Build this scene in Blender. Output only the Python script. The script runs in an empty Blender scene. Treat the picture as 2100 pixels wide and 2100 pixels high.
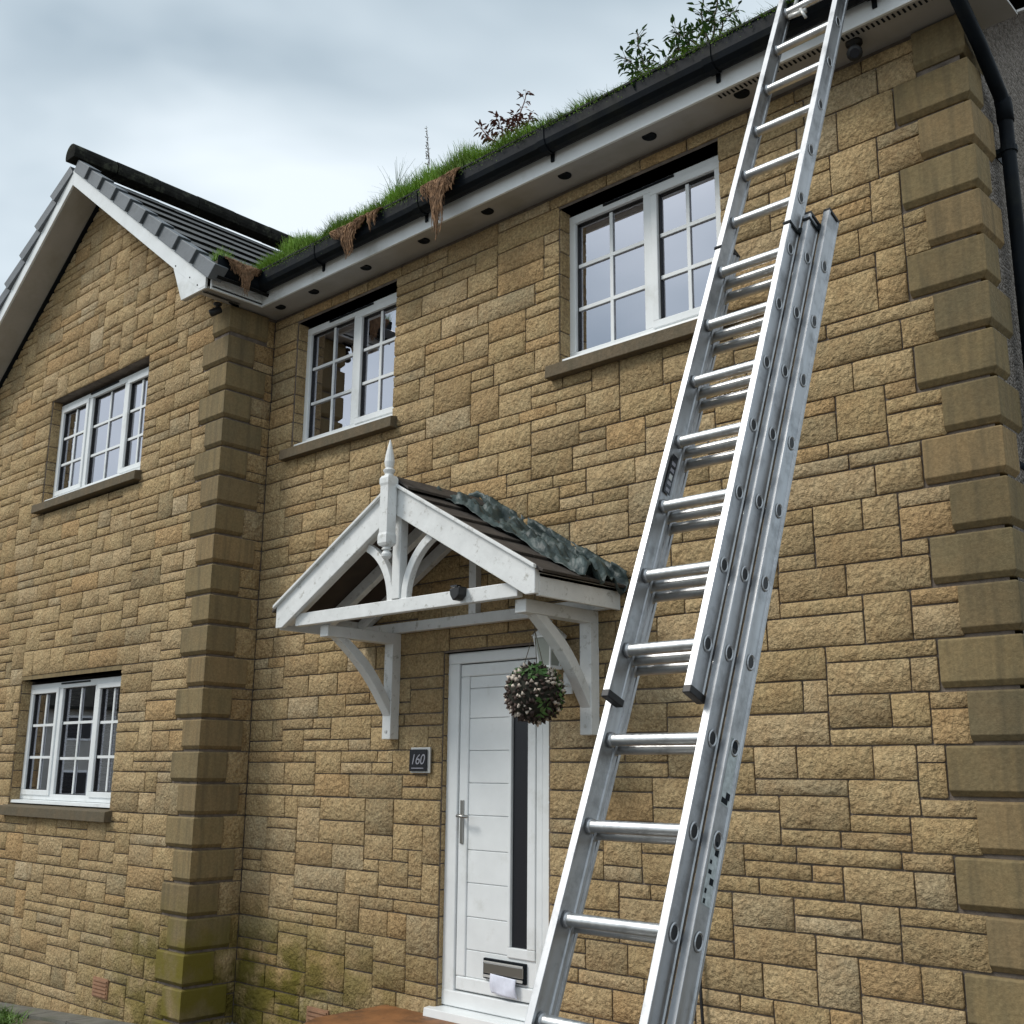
import bpy, bmesh, math, random
from mathutils import Vector, Matrix, noise
R = random.Random(7)
rad = math.radians
scene = bpy.context.scene
col = scene.collection

# ---------------------------------------------------------------- camera
CAM = Vector((7.073, -4.758, 1.551))
YAW, PITCH, ROLL, FPX = .752, .232, .009, 2264.8
cd = bpy.data.cameras.new('camera'); cam = bpy.data.objects.new('camera', cd); col.objects.link(cam)
fw = Vector((-math.sin(YAW)*math.cos(PITCH), math.cos(YAW)*math.cos(PITCH), math.sin(PITCH)))
rt = Vector((math.cos(YAW), math.sin(YAW), 0)); up = rt.cross(fw)
r2 = rt*math.cos(ROLL)+up*math.sin(ROLL); u2 = -rt*math.sin(ROLL)+up*math.cos(ROLL)
m = Matrix((r2, u2, -fw)).transposed().to_4x4(); m.translation = CAM
cam.matrix_world = m
cd.sensor_fit = 'HORIZONTAL'; cd.sensor_width = 36; cd.lens = 36*FPX/2100
cd.clip_start = .05; cd.clip_end = 2000
scene.camera = cam
scene.render.resolution_x = scene.render.resolution_y = 1024

# ---------------------------------------------------------------- sky, sun, exposure
SUN_EL, SUN_AZ = 45, 219            # degrees; azimuth clockwise from +y
w = bpy.data.worlds.new('World'); scene.world = w; w.use_nodes = True
nt = w.node_tree; nt.nodes.clear()
def wn(t, **k):
    n = nt.nodes.new(t)
    for a, v in k.items(): setattr(n, a, v)
    return n
out = wn('ShaderNodeOutputWorld'); bg = wn('ShaderNodeBackground')
sky = wn('ShaderNodeTexSky', sky_type='NISHITA', sun_disc=False)
sky.sun_elevation = rad(SUN_EL); sky.sun_rotation = rad(SUN_AZ)
tc = wn('ShaderNodeTexCoord')
mp = wn('ShaderNodeMapping'); mp.inputs['Scale'].default_value = (1.0, 1.0, 2.2); mp.inputs['Location'].default_value = (.2634, 16.7494, 4.96)
n1 = wn('ShaderNodeTexNoise'); n1.inputs['Scale'].default_value = 2.3; n1.inputs['Detail'].default_value = 4; n1.inputs['Roughness'].default_value = .47; n1.inputs['Distortion'].default_value = .35
cr = wn('ShaderNodeValToRGB')
e = cr.color_ramp.elements
e[0].position = .27; e[0].color = (.36, .455, .53, 1)
e[1].position = .62; e[1].color = (.89, .975, 1.03, 1)
x = cr.color_ramp.elements.new(.46); x.color = (.64, .735, .80, 1)
sc = wn('ShaderNodeMix', data_type='RGBA', blend_type='MULTIPLY'); sc.inputs[0].default_value = 1; sc.inputs[7].default_value = (.1, .1, .1, 1)
mx = wn('ShaderNodeMix', data_type='RGBA'); mx.inputs[0].default_value = .9
L = nt.links.new
L(tc.outputs['Generated'], mp.inputs[0]); L(mp.outputs[0], n1.inputs[0]); L(n1.outputs[0], cr.inputs[0])
L(sky.outputs[0], sc.inputs[6]); L(sc.outputs[2], mx.inputs[6]); L(cr.outputs[0], mx.inputs[7])
L(mx.outputs[2], bg.inputs[0]); bg.inputs[1].default_value = .78; L(bg.outputs[0], out.inputs[0])
sd = bpy.data.lights.new('sun', 'SUN'); sun = bpy.data.objects.new('sun', sd); col.objects.link(sun)
sd.energy = 1.5; sd.angle = rad(18); sd.color = (1, .95, .88)
dv = Vector((math.sin(rad(SUN_AZ))*math.cos(rad(SUN_EL)), math.cos(rad(SUN_AZ))*math.cos(rad(SUN_EL)), math.sin(rad(SUN_EL))))
sun.rotation_euler = dv.to_track_quat('Z', 'Y').to_euler()
vs = scene.view_settings; vs.view_transform = 'Standard'; vs.look = 'None'; vs.exposure = 0.5; vs.gamma = 1

# ---------------------------------------------------------------- materials
def mat(name):
    m_ = bpy.data.materials.new(name); m_.use_nodes = True
    t = m_.node_tree; b = t.nodes['Principled BSDF']
    return m_, t, b
def N(t, ty, **k):
    n = t.nodes.new(ty)
    for a, v in k.items():
        if a in n.inputs: n.inputs[a].default_value = v
        else: setattr(n, a, v)
    return n
def ramp(t, stops):
    n = t.nodes.new('ShaderNodeValToRGB'); el = n.color_ramp.elements
    el[0].position = stops[0][0]; el[0].color = (*stops[0][1], 1)
    el[1].position = stops[-1][0]; el[1].color = (*stops[-1][1], 1)
    for p, c in stops[1:-1]:
        q = el.new(p); q.color = (*c, 1)
    return n
def mixc(t, a, b, f, mode='MIX'):
    n = t.nodes.new('ShaderNodeMix'); n.data_type = 'RGBA'; n.blend_type = mode
    for s, v in ((6, a), (7, b), (0, f)):
        if hasattr(v, 'type') or hasattr(v, 'is_linked'): t.links.new(v, n.inputs[s])
        elif s == 0: n.inputs[0].default_value = v
        else: n.inputs[s].default_value = (*v, 1)
    return n.outputs[2]
def mth(t, op, a, b=0.0, clamp=False):
    n = t.nodes.new('ShaderNodeMath'); n.operation = op; n.use_clamp = clamp
    for i, v in ((0, a), (1, b)):
        if hasattr(v, 'is_linked'): t.links.new(v, n.inputs[i])
        else: n.inputs[i].default_value = v
    return n.outputs[0]
def bump(t, b, h, s, d=.01):
    n = N(t, 'ShaderNodeBump', Strength=s, Distance=d); t.links.new(h, n.inputs['Height']); t.links.new(n.outputs[0], b.inputs['Normal']); return n
def simple(name, c, rough=.5, metal=0, spec=.5, var=.0, vscale=8, bmp=0, bscale=60, dirt=None):
    m_, t, b = mat(name)
    b.inputs['Roughness'].default_value = rough; b.inputs['Metallic'].default_value = metal
    b.inputs['Specular IOR Level'].default_value = spec
    b.inputs['Base Color'].default_value = (*c, 1)
    pos = t.nodes.new('ShaderNodeNewGeometry')
    if var:
        n = N(t, 'ShaderNodeTexNoise', Scale=vscale, Detail=5.0, Roughness=.6); t.links.new(pos.outputs['Position'], n.inputs['Vector'])
        r_ = ramp(t, [(.3, tuple(v*(1-var) for v in c)), (.7, tuple(min(1, v*(1+var)) for v in c))])
        t.links.new(n.outputs[0], r_.inputs[0]); o = r_.outputs[0]
        if dirt:
            n2 = N(t, 'ShaderNodeTexNoise', Scale=dirt[1], Detail=6.0, Roughness=.7); t.links.new(pos.outputs['Position'], n2.inputs['Vector'])
            f = ramp(t, [(dirt[2], (0, 0, 0)), (dirt[2]+.14, (1, 1, 1))]); t.links.new(n2.outputs[0], f.inputs[0])
            o = mixc(t, o, dirt[0], mth(t, 'MULTIPLY', f.outputs[0], dirt[3]))
        t.links.new(o, b.inputs['Base Color'])
    if bmp:
        n = N(t, 'ShaderNodeTexNoise', Scale=bscale, Detail=4.0); t.links.new(pos.outputs['Position'], n.inputs['Vector']); bump(t, b, n.outputs[0], bmp)
    return m_

def stone_material(name, stops, smooth=False):
    m_, t, b = mat(name)
    g = t.nodes.new('ShaderNodeNewGeometry'); oi = t.nodes.new('ShaderNodeObjectInfo')
    P = g.outputs['Position']
    rnd = mth(t, 'FRACT', mth(t, 'ADD', mth(t, 'MULTIPLY', g.outputs['Random Per Island'], 7.31), oi.outputs['Random']))
    base = ramp(t, stops); t.links.new(rnd, base.inputs[0])
    nz = N(t, 'ShaderNodeTexNoise', Scale=9.0, Detail=3.0, Roughness=.65); t.links.new(P, nz.inputs['Vector'])
    f1 = ramp(t, [(.35, (0, 0, 0)), (.68, (1, 1, 1))]); t.links.new(nz.outputs[0], f1.inputs[0])
    c = mixc(t, base.outputs[0], (.36, .21, .09), mth(t, 'MULTIPLY', f1.outputs[0], .15 if smooth else .40))
    n3 = N(t, 'ShaderNodeTexNoise', Scale=70.0, Detail=2.0, Roughness=.7); t.links.new(P, n3.inputs['Vector'])
    f3 = ramp(t, [(.3, (.58, .57, .54)), (.68, (1.22, 1.22, 1.2))]); t.links.new(n3.outputs[0], f3.inputs[0])
    c = mixc(t, c, f3.outputs[0], .45 if smooth else .9, 'MULTIPLY')
    # soot and weather film in big soft patches
    n4 = N(t, 'ShaderNodeTexNoise', Scale=1.3, Detail=4.0, Roughness=.62); t.links.new(P, n4.inputs['Vector'])
    f4 = ramp(t, [(.45, (0, 0, 0)), (.72, (1, 1, 1))]); t.links.new(n4.outputs[0], f4.inputs[0])
    c = mixc(t, c, (.13, .11, .075), mth(t, 'MULTIPLY', f4.outputs[0], .22))
    if smooth:
        sp = t.nodes.new('ShaderNodeMapping'); sp.inputs['Scale'].default_value = (26, 26, 2.2); t.links.new(P, sp.inputs[0])
        n5 = N(t, 'ShaderNodeTexNoise', Scale=1.0, Detail=3.0); t.links.new(sp.outputs[0], n5.inputs['Vector'])
        f5 = ramp(t, [(.45, (0, 0, 0)), (.75, (1, 1, 1))]); t.links.new(n5.outputs[0], f5.inputs[0])
        c = mixc(t, c, (.10, .084, .052), mth(t, 'MULTIPLY', f5.outputs[0], .55))
    # algae growing out of the damp corner by the ground
    sx = t.nodes.new('ShaderNodeSeparateXYZ'); t.links.new(P, sx.inputs[0])
    hz = mth(t, 'MULTIPLY', mth(t, 'SUBTRACT', .72, sx.outputs[2]), 2.4, True)
    hx = mth(t, 'SUBTRACT', 1.25, mth(t, 'ABSOLUTE', mth(t, 'MULTIPLY', mth(t, 'SUBTRACT', sx.outputs[0], .3), .62)), True)
    n6 = N(t, 'ShaderNodeTexNoise', Scale=5.0, Detail=5.0); t.links.new(P, n6.inputs['Vector'])
    f6 = ramp(t, [(.28, (0, 0, 0)), (.55, (1, 1, 1))]); t.links.new(n6.outputs[0], f6.inputs[0])
    al = mth(t, 'MULTIPLY', mth(t, 'MULTIPLY', hz, hx), f6.outputs[0], True)
    c = mixc(t, c, (.15, .125, .018), mth(t, 'MULTIPLY', al, .95))
    t.links.new(c, b.inputs['Base Color'])
    b.inputs['Roughness'].default_value = .9; b.inputs['Specular IOR Level'].default_value = .25
    nb = N(t, 'ShaderNodeTexNoise', Scale=40.0, Detail=4.0, Roughness=.68); t.links.new(P, nb.inputs['Vector'])
    if smooth: bump(t, b, nb.outputs[0], .5, .010)
    else:
        n8 = N(t, 'ShaderNodeTexNoise', Scale=19.0, Detail=3.0, Roughness=.6); t.links.new(P, n8.inputs['Vector'])
        bump(t, b, mth(t, 'ADD', mth(t, 'MULTIPLY', nb.outputs[0], .8), n8.outputs[0]), 1.0, .034)
    return m_

M = {}
M['stone'] = stone_material('rock_faced_stone', [(0, (.52, .385, .203)), (.18, (.57, .43, .242)), (.38, (.48, .355, .187)), (.55, (.59, .45, .267)), (.70, (.42, .315, .17)), (.80, (.56, .38, .192)), (.92, (.38, .30, .175)), (1, (.61, .49, .315))])
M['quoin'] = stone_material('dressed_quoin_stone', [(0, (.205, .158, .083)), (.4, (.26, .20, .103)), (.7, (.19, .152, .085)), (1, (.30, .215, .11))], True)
M['mortar'] = simple('mortar', (.15, .122, .10), .95, var=.35, vscale=14, bmp=.5, bscale=120)
M['dark_sill'] = stone_material('sill_stone', [(0, (.115, .098, .068)), (1, (.14, .115, .08))], True)
M['upvc'] = simple('white_plastic', (.80, .825, .83), .28, var=.05, vscale=5, dirt=((.42, .42, .36), 3, .56, .35))
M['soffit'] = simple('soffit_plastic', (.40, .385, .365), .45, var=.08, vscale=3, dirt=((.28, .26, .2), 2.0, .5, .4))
M['timber'] = simple('white_painted_timber', (.76, .77, .76), .45, var=.08, vscale=9, bmp=.15, bscale=30, dirt=((.26, .24, .19), 17, .57, .75))
M['timber_brown'] = simple('roof_boarding', (.045, .03, .02), .8, var=.3, vscale=6)
M['gutter'] = simple('black_plastic', (.006, .009, .013), .55, var=.35, vscale=4, spec=.12, dirt=((.02, .022, .018), 5, .5, .5))
M['black'] = simple('black_rubber', (.012, .012, .013), .5)
M['tile'] = simple('concrete_roof_tile', (.022, .022, .02), .95, spec=.03, var=.4, vscale=7, bmp=.5, bscale=90, dirt=((.10, .105, .075), 9, .52, .6))
M['tile_edge'] = simple('shaded_tile_edge', (.014, .014, .013), .95, spec=.05, var=.35, vscale=9)  # near-black paints the shade on the downward-facing tile ends
M['tile_top'] = simple('sky_lit_tile_top', (.085, .088, .09), .8, var=.35, vscale=5, dirt=((.05, .055, .04), 6, .52, .7))  # mottled top, lighter than the edge: sky sheen put into the colour
M['verge'] = simple('slate_grey_verge', (.12, .135, .15), .55, var=.2, vscale=6, bmp=.2, bscale=60, dirt=((.06, .065, .06), 6, .55, .5))
M['canopy_tile'] = simple('canopy_tile', (.055, .045, .038), .75, var=.35, vscale=10, bmp=.4, bscale=80, dirt=((.10, .09, .075), 7, .55, .6))
M['membrane'] = simple('crumpled_membrane', (.05, .072, .07), .5, var=.45, vscale=9, bmp=.8, bscale=38)
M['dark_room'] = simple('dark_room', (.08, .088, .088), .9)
M['curtain'] = simple('net_curtain', (.90, .90, .92), .9, var=.06, vscale=8)
M['step'] = simple('stained_concrete', (.24, .105, .038), .6, var=.35, vscale=5, bmp=.3, bscale=50, dirt=((.07, .04, .025), 4, .5, .7))
M['concrete'] = simple('concrete_paving', (.15, .145, .125), .9, var=.25, vscale=5, bmp=.5, bscale=60, dirt=((.09, .10, .06), 3, .5, .6))
M['soil'] = simple('garden_ground', (.12, .10, .07), .95, var=.4, vscale=3, bmp=.8, bscale=30)
M['drive'] = simple('driveway', (.11, .105, .10), .9, var=.25, vscale=2, bmp=.5, bscale=70)
M['grass'] = simple('grass_blade', (.19, .34, .035), .6, var=.5, vscale=3)
M['leaf'] = simple('shrub_leaf', (.06, .135, .035), .5, var=.55, vscale=14)
M['leaf_light'] = simple('young_leaf', (.13, .22, .02), .5, var=.3, vscale=14)
M['twig'] = simple('twig', (.10, .085, .06), .8)
M['dead'] = simple('dead_weed', (.17, .075, .06), .85, var=.4, vscale=20)
M['root'] = simple('matted_root', (.23, .135, .075), .95, var=.6, vscale=22)
M['terracotta'] = simple('terracotta', (.30, .165, .095), .85, var=.25, vscale=12)
M['chrome'] = simple('satin_chrome', (.42, .41, .39), .28, 1)
M['bud'] = simple('pale_bud', (.62, .54, .46), .7, var=.3, vscale=40)
M['dark_bud'] = simple('dark_bud', (.055, .035, .028), .8, var=.5, vscale=30)
M['ball'] = simple('moss_ball', (.022, .022, .014), .9, var=.6, vscale=40)
M['plate'] = simple('slate_plate', (.012, .013, .018), .25)
M['silver'] = simple('pale_metal_edge', (.62, .62, .60), .35, .3)
M['ink'] = simple('pale_print', (.32, .32, .36), .5)
M['far_wall'] = simple('pale_render', (.42, .41, .37), .9, var=.15, vscale=1)
M['moss'] = simple('moss', (.07, .115, .02), .9, var=.5, vscale=20)
M['weed'] = simple('path_weed', (.09, .17, .025), .6, var=.6, vscale=9)
M['label'] = simple('label_film', (.42, .46, .46), .45, var=.3, vscale=60)
M['paper'] = simple('folded_paper', (.72, .75, .86), .7, var=.08, vscale=30)
M['bottle'] = simple('frosted_bottle', (.45, .45, .42), .4)
M['render'] = None
m_, t, b = mat('roughcast'); M['render'] = m_
g = t.nodes.new('ShaderNodeNewGeometry')
v = N(t, 'ShaderNodeTexVoronoi', Scale=75.0); t.links.new(g.outputs['Position'], v.inputs['Vector'])
r_ = ramp(t, [(0, (.10, .085, .07)), (.45, (.24, .21, .18)), (.8, (.35, .31, .28)), (1, (.16, .13, .11))]); t.links.new(v.outputs['Color'], r_.inputs[0])
t.links.new(r_.outputs[0], b.inputs['Base Color']); b.inputs['Roughness'].default_value = .95
bump(t, b, mth(t, 'SUBTRACT', 1.0, v.outputs['Distance']), 1.0, .02)
# aluminium with drawn streaks
def alu(name, c, rough):
    m_, t, b = mat(name); b.inputs['Metallic'].default_value = 1; b.inputs['Roughness'].default_value = rough
    tcn = t.nodes.new('ShaderNodeTexCoord'); mpn = t.nodes.new('ShaderNodeMapping'); mpn.inputs['Scale'].default_value = (60, 60, 3)
    t.links.new(tcn.outputs['Object'], mpn.inputs[0])
    n = N(t, 'ShaderNodeTexNoise', Scale=1.0, Detail=4.0); t.links.new(mpn.outputs[0], n.inputs['Vector'])
    n2 = N(t, 'ShaderNodeTexNoise', Scale=9.0, Detail=5.0, Roughness=.7); t.links.new(tcn.outputs['Object'], n2.inputs['Vector'])
    r1 = ramp(t, [(.32, tuple(q*.62 for q in c)), (.5, tuple(q*.92 for q in c)), (.72, c)]); t.links.new(n2.outputs[0], r1.inputs[0])
    t.links.new(r1.outputs[0], b.inputs['Base Color'])
    rr = N(t, 'ShaderNodeMapRange'); rr.inputs[1].default_value = .3; rr.inputs[2].default_value = .7; rr.inputs[3].default_value = rough-.08; rr.inputs[4].default_value = rough+.12
    t.links.new(n.outputs[0], rr.inputs[0]); t.links.new(rr.outputs[0], b.inputs['Roughness'])
    bump(t, b, n.outputs[0], .08, .002)
    return m_
M['alu'] = alu('mill_aluminium', (.53, .54, .555), .45)
M['alu_rung'] = alu('rung_aluminium', (.66, .67, .67), .36)
# glass: clear double glazing, reflecting by Fresnel
def glass(name, ior, tint):
    m_ = bpy.data.materials.new(name); m_.use_nodes = True; t = m_.node_tree; t.nodes.clear()
    o = t.nodes.new('ShaderNodeOutputMaterial'); mixs = t.nodes.new('ShaderNodeMixShader')
    gl = N(t, 'ShaderNodeBsdfGlossy'); gl.inputs['Roughness'].default_value = .0; gl.inputs['Color'].default_value = (.92, .92, 1, 1)
    tr = N(t, 'ShaderNodeBsdfTransparent'); tr.inputs['Color'].default_value = (*tint, 1)
    fr = N(t, 'ShaderNodeFresnel'); fr.inputs['IOR'].default_value = ior
    t.links.new(fr.outputs[0], mixs.inputs[0]); t.links.new(tr.outputs[0], mixs.inputs[1]); t.links.new(gl.outputs[0], mixs.inputs[2]); t.links.new(mixs.outputs[0], o.inputs[0])
    return m_
M['glass'] = glass('double_glazing', 8.0, (.92, .95, .94))
M['door_glass'] = glass('tinted_glazing', 1.5, (.05, .06, .06))
M['lamp_glass'] = simple('lantern_glass', (.34, .37, .34), .25)

# ---------------------------------------------------------------- helpers
def link(o, parent=None):
    col.objects.link(o)
    if parent: o.parent = parent
    return o
def obj(name, verts, faces, material, parent=None, smooth=False, loc=None):
    me = bpy.data.meshes.new(name); me.from_pydata([tuple(v) for v in verts], [], faces); me.update()
    if isinstance(material, (list, tuple)):
        for q in material: me.materials.append(M[q])
    else: me.materials.append(M[material])
    if smooth: me.polygons.foreach_set('use_smooth', [True]*len(me.polygons))
    o = bpy.data.objects.new(name, me)
    if loc: o.location = loc
    return link(o, parent)
def empty(name, loc=(0, 0, 0)):
    o = bpy.data.objects.new(name, None); o.location = loc; o.empty_display_size = .1; return link(o)
def tag(o, label, cat=None, group=None, kind=None):
    o['label'] = label
    if cat: o['category'] = cat
    if group: o['group'] = group
    if kind: o['kind'] = kind
    return o
class MB:
    def __init__(s): s.v = []; s.f = []; s.mi = []
    def add(s, vs, fs, mi=0):
        k = len(s.v); s.v += [tuple(v) for v in vs]; s.f += [tuple(i+k for i in f) for f in fs]; s.mi += [mi]*len(fs)
    def box(s, x0, x1, y0, y1, z0, z1, mi=0):
        s.add([(x, y, z) for z in (z0, z1) for y in (y0, y1) for x in (x0, x1)], [(0, 2, 3, 1), (4, 5, 7, 6), (0, 1, 5, 4), (2, 6, 7, 3), (0, 4, 6, 2), (1, 3, 7, 5)], mi)
    def prism(s, poly, axis, a, b, mi=0):
        # poly: 2-D points; axis 'y': (x,z) swept a..b in y; 'x': (y,z) swept in x; 'z': (x,y)
        f = {'y': lambda p, c: (p[0], c, p[1]), 'x': lambda p, c: (c, p[0], p[1]), 'z': lambda p, c: (p[0], p[1], c)}[axis]
        n = len(poly); vs = [f(p, a) for p in poly]+[f(p, b) for p in poly]
        fs = [tuple(range(n)), tuple(range(2*n-1, n-1, -1))]+[(i, i+n, (i+1) % n+n, (i+1) % n) for i in range(n)]
        s.add(vs, fs, mi)
    def tube(s, pts, r, n=8, mi=0, cap=True):
        pts = [Vector(p) for p in pts]; rs = r if isinstance(r, (list, tuple)) else [r]*len(pts); vs = []; fs = []
        for i, p in enumerate(pts):
            d = (pts[min(i+1, len(pts)-1)]-pts[max(i-1, 0)]).normalized()
            a = d.orthogonal().normalized() if i == 0 else (a-d*a.dot(d)).normalized()
            c = d.cross(a)
            vs += [p+(a*math.cos(2*math.pi*k/n)+c*math.sin(2*math.pi*k/n))*rs[i] for k in range(n)]
        for i in range(len(pts)-1):
            fs += [(i*n+k, i*n+(k+1) % n, (i+1)*n+(k+1) % n, (i+1)*n+k) for k in range(n)]
        if cap: fs += [tuple(range(n-1, -1, -1)), tuple(range((len(pts)-1)*n, len(pts)*n))]
        s.add(vs, fs, mi)
    def lathe(s, c, prof, n=14, mi=0):
        vs = [(c[0]+r*math.cos(2*math.pi*k/n), c[1]+r*math.sin(2*math.pi*k/n), c[2]+z) for r, z in prof for k in range(n)]
        fs = [(i*n+k, i*n+(k+1) % n, (i+1)*n+(k+1) % n, (i+1)*n+k) for i in range(len(prof)-1) for k in range(n)]
        s.add(vs, fs, mi)
    def build(s, name, material, parent=None, smooth=False, bevel=0, fix=True):
        o = obj(name, s.v, s.f, material, parent, smooth)
        o.data.polygons.foreach_set('material_index', s.mi)
        if fix:
            bm = bmesh.new(); bm.from_mesh(o.data); bmesh.ops.recalc_face_normals(bm, faces=bm.faces); bm.to_mesh(o.data); bm.free()
        if bevel:
            bv = o.modifiers.new('bevel', 'BEVEL'); bv.width = bevel; bv.segments = 2; bv.limit_method = 'ANGLE'
        return o
def box(name, x0, x1, y0, y1, z0, z1, material, parent=None, bevel=0):
    q = MB(); q.box(x0, x1, y0, y1, z0, z1); return q.build(name, material, parent, bevel=bevel)
def prism(name, poly, axis, a, b, material, parent=None, bevel=0):
    q = MB(); q.prism(poly, axis, a, b); return q.build(name, material, parent, bevel=bevel)
def pix(p):
    d = Vector(p)-CAM; z = d.dot(fw); return (512+FPX/2100*1024*d.dot(r2)/z, 512-FPX/2100*1024*d.dot(u2)/z)

# ---------------------------------------------------------------- dimensions
W, D, ZT = 5.498, .412, 5.06        # right corner of the main wall, how far the wing stands forward, top course
ROW = .075
RX, RAKE = -2.38, .744              # ridge of the wing, slope of its rake
WL = 2*RX                           # left corner of the wing
GZ = -.115                          # ground at the inner corner

# ---------------------------------------------------------------- ground
def gz(x, y): return GZ-.05 + max(-.22, min(0, .07*x)) if True else 0
nx, ny = 40, 30
vs = []; fs = []
xs = [-400, -150, -60, -30, -15, -8]+[-6+i*.5 for i in range(33)]+[14, 25, 60, 150, 400]
ys = [-400, -150, -60, -30, -15, -8]+[-6+i*.5 for i in range(15)]+[4, 10, 30, 100, 400]
for y in ys:
    for x in xs: vs.append((x, y, gz(x, y)-.004))
n_ = len(xs)
for j in range(len(ys)-1):
    for i in range(n_-1): fs.append((j*n_+i, j*n_+i+1, (j+1)*n_+i+1, (j+1)*n_+i))
gr = obj('ground', vs, fs, 'soil'); gr['kind'] = 'structure'
# driveway under the ladder
vs = []; fs = []
px_ = [.9+.5*i for i in range(25)]; py_ = [-14+.75*i for i in range(18)]
for y in py_:
    for x in px_: vs.append((x, y, gz(x, y)+.012))
for j in range(len(py_)-1):
    for i in range(len(px_)-1): fs.append((j*len(px_)+i, j*len(px_)+i+1, (j+1)*len(px_)+i+1, (j+1)*len(px_)+i))
o = obj('driveway', vs, fs, 'drive'); o['kind'] = 'structure'
# path along the wing: concrete slabs
pth = empty('path', (0, 0, 0)); pth['kind'] = 'structure'
for i in range(9):
    x1 = .05-i*.6
    vs = [(x, y, gz(x, y)+dz) for dz in (-.06, .02) for (x, y) in ((x1-.59, -.64), (x1, -.64), (x1, -.43), (x1-.59, -.43))]
    o = obj('paving_slab', vs, [(3, 2, 1, 0), (4, 5, 6, 7), (0, 1, 5, 4), (1, 2, 6, 5), (2, 3, 7, 6), (3, 0, 4, 7)], 'concrete', pth)
# gravel in the inner corner
q = MB()
for i in range(1500):
    x = R.uniform(.02, 1.6); y = -R.random()**1.3*.75-.02; s = R.uniform(.008, .02); c = (x, y, gz(x, y)+s*.4)
    vs = [(c[0]+s*dx*R.uniform(.7, 1.2), c[1]+s*dy*R.uniform(.7, 1.2), c[2]+s*dz*R.uniform(.5, 1)) for dx, dy, dz in ((1, 0, 0), (-1, 0, 0), (0, 1, 0), (0, -1, 0), (0, 0, 1), (0, 0, -1))]
    q.add(vs, [(0, 2, 4), (2, 1, 4), (1, 3, 4), (3, 0, 4), (2, 0, 5), (1, 2, 5), (3, 1, 5), (0, 3, 5)])
o = q.build('gravel', 'concrete'); tag(o, 'small grey gravel in the corner below the wall', 'gravel', kind='stuff')

# ---------------------------------------------------------------- the house
house = empty('house', (2.4, 0, GZ))
tag(house, 'two-storey sandstone house with dressed quoins and a front gable wing', 'house')
HOFF = Vector((-2.4, 0, -GZ))
# children get world coordinates by cancelling the parent's offset
_link = link
def link(o, parent=None):
    col.objects.link(o)
    if parent:
        o.parent = parent
        if parent.parent is None: o.matrix_parent_inverse = Matrix.Translation(parent.location).inverted()
    return o

# openings: (x0, x1, z0, z1)
OP_MAIN = {'rwin': (2.998, 4.155, 3.86, 4.97), 'lwin': (.305, 1.48, 3.86, 4.97), 'door': (2.05, 2.915, .10, 2.275)}
OP_WING = {'uwin': (-3.045, -1.24, 3.86, 4.985), 'dwin': (-3.055, -1.23, 1.16, 2.325)}

# ---- stone tiling
CELL = .025
def tile_wall(x0, x1, zb, zt, blocked, seed):
    """random squared rubble on a 75 mm course grid; blocked(xc, zc) tells cells taken by openings and quoins"""
    rr = random.Random(seed); nxc = int(round((x1-x0)/CELL)); nz = int(round((zt-zb)/ROW))
    occ = [[blocked(x0+(i+.5)*CELL, zb+(j+.5)*ROW) for i in range(nxc)] for j in range(nz)]
    res = []; vj = [set() for _ in range(nz+4)]
    for j in range(nz):
        i = 0
        while i < nxc:
            if occ[j][i]: i += 1; continue
            run = 0
            while i+run < nxc and not occ[j][i+run]: run += 1
            h = rr.choices((1, 2, 3), (2.6, 6.0, .8))[0]
            phase = (nz-j) % 3
            if j+h > nz: h = nz-j
            if phase and h > phase and rr.random() < .62: h = phase     # courses mostly level up with the quoins
            wd = {1: rr.uniform(.18, .55), 2: rr.uniform(.22, .50), 3: rr.uniform(.20, .34)}[h]
            wc = int(round(wd/CELL))
            if run-wc < 5: wc = run
            if wc > 22: wc = run//2 if run > 8 else run
            wc = max(1, min(wc, run))
            below = vj[j-1] if j else set()
            if wc < run:                 # break joint with the course below
                for d_ in (0, 2, -2, 3, -3, 4):
                    e_ = i+wc+d_
                    if not any(q_ in below for q_ in (e_-1, e_, e_+1)) and 4 <= wc+d_ and run-wc-d_ >= 5: wc += d_; break
            while h > 1:
                ok = all(not occ[j+a][i+k] for a in range(h) for k in range(wc))
                if ok:                   # leave no slivers in the rows above
                    for a in range(1, h):
                        g_ = 0
                        while i+wc+g_ < nxc and not occ[j+a][i+wc+g_]: g_ += 1
                        l_ = 0
                        while i-1-l_ >= 0 and not occ[j+a][i-1-l_]: l_ += 1
                        if 0 < g_ < 4 or 0 < l_ < 4: ok = False
                if ok: break
                h -= 1
            for a in range(h):
                for k in range(wc): occ[j+a][i+k] = True
            for a in range(h): vj[j+a].update((i, i+wc))
            res.append((x0+i*CELL, x0+(i+wc)*CELL, zb+j*ROW, zb+(j+h)*ROW))
            i += wc
    return res

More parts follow.
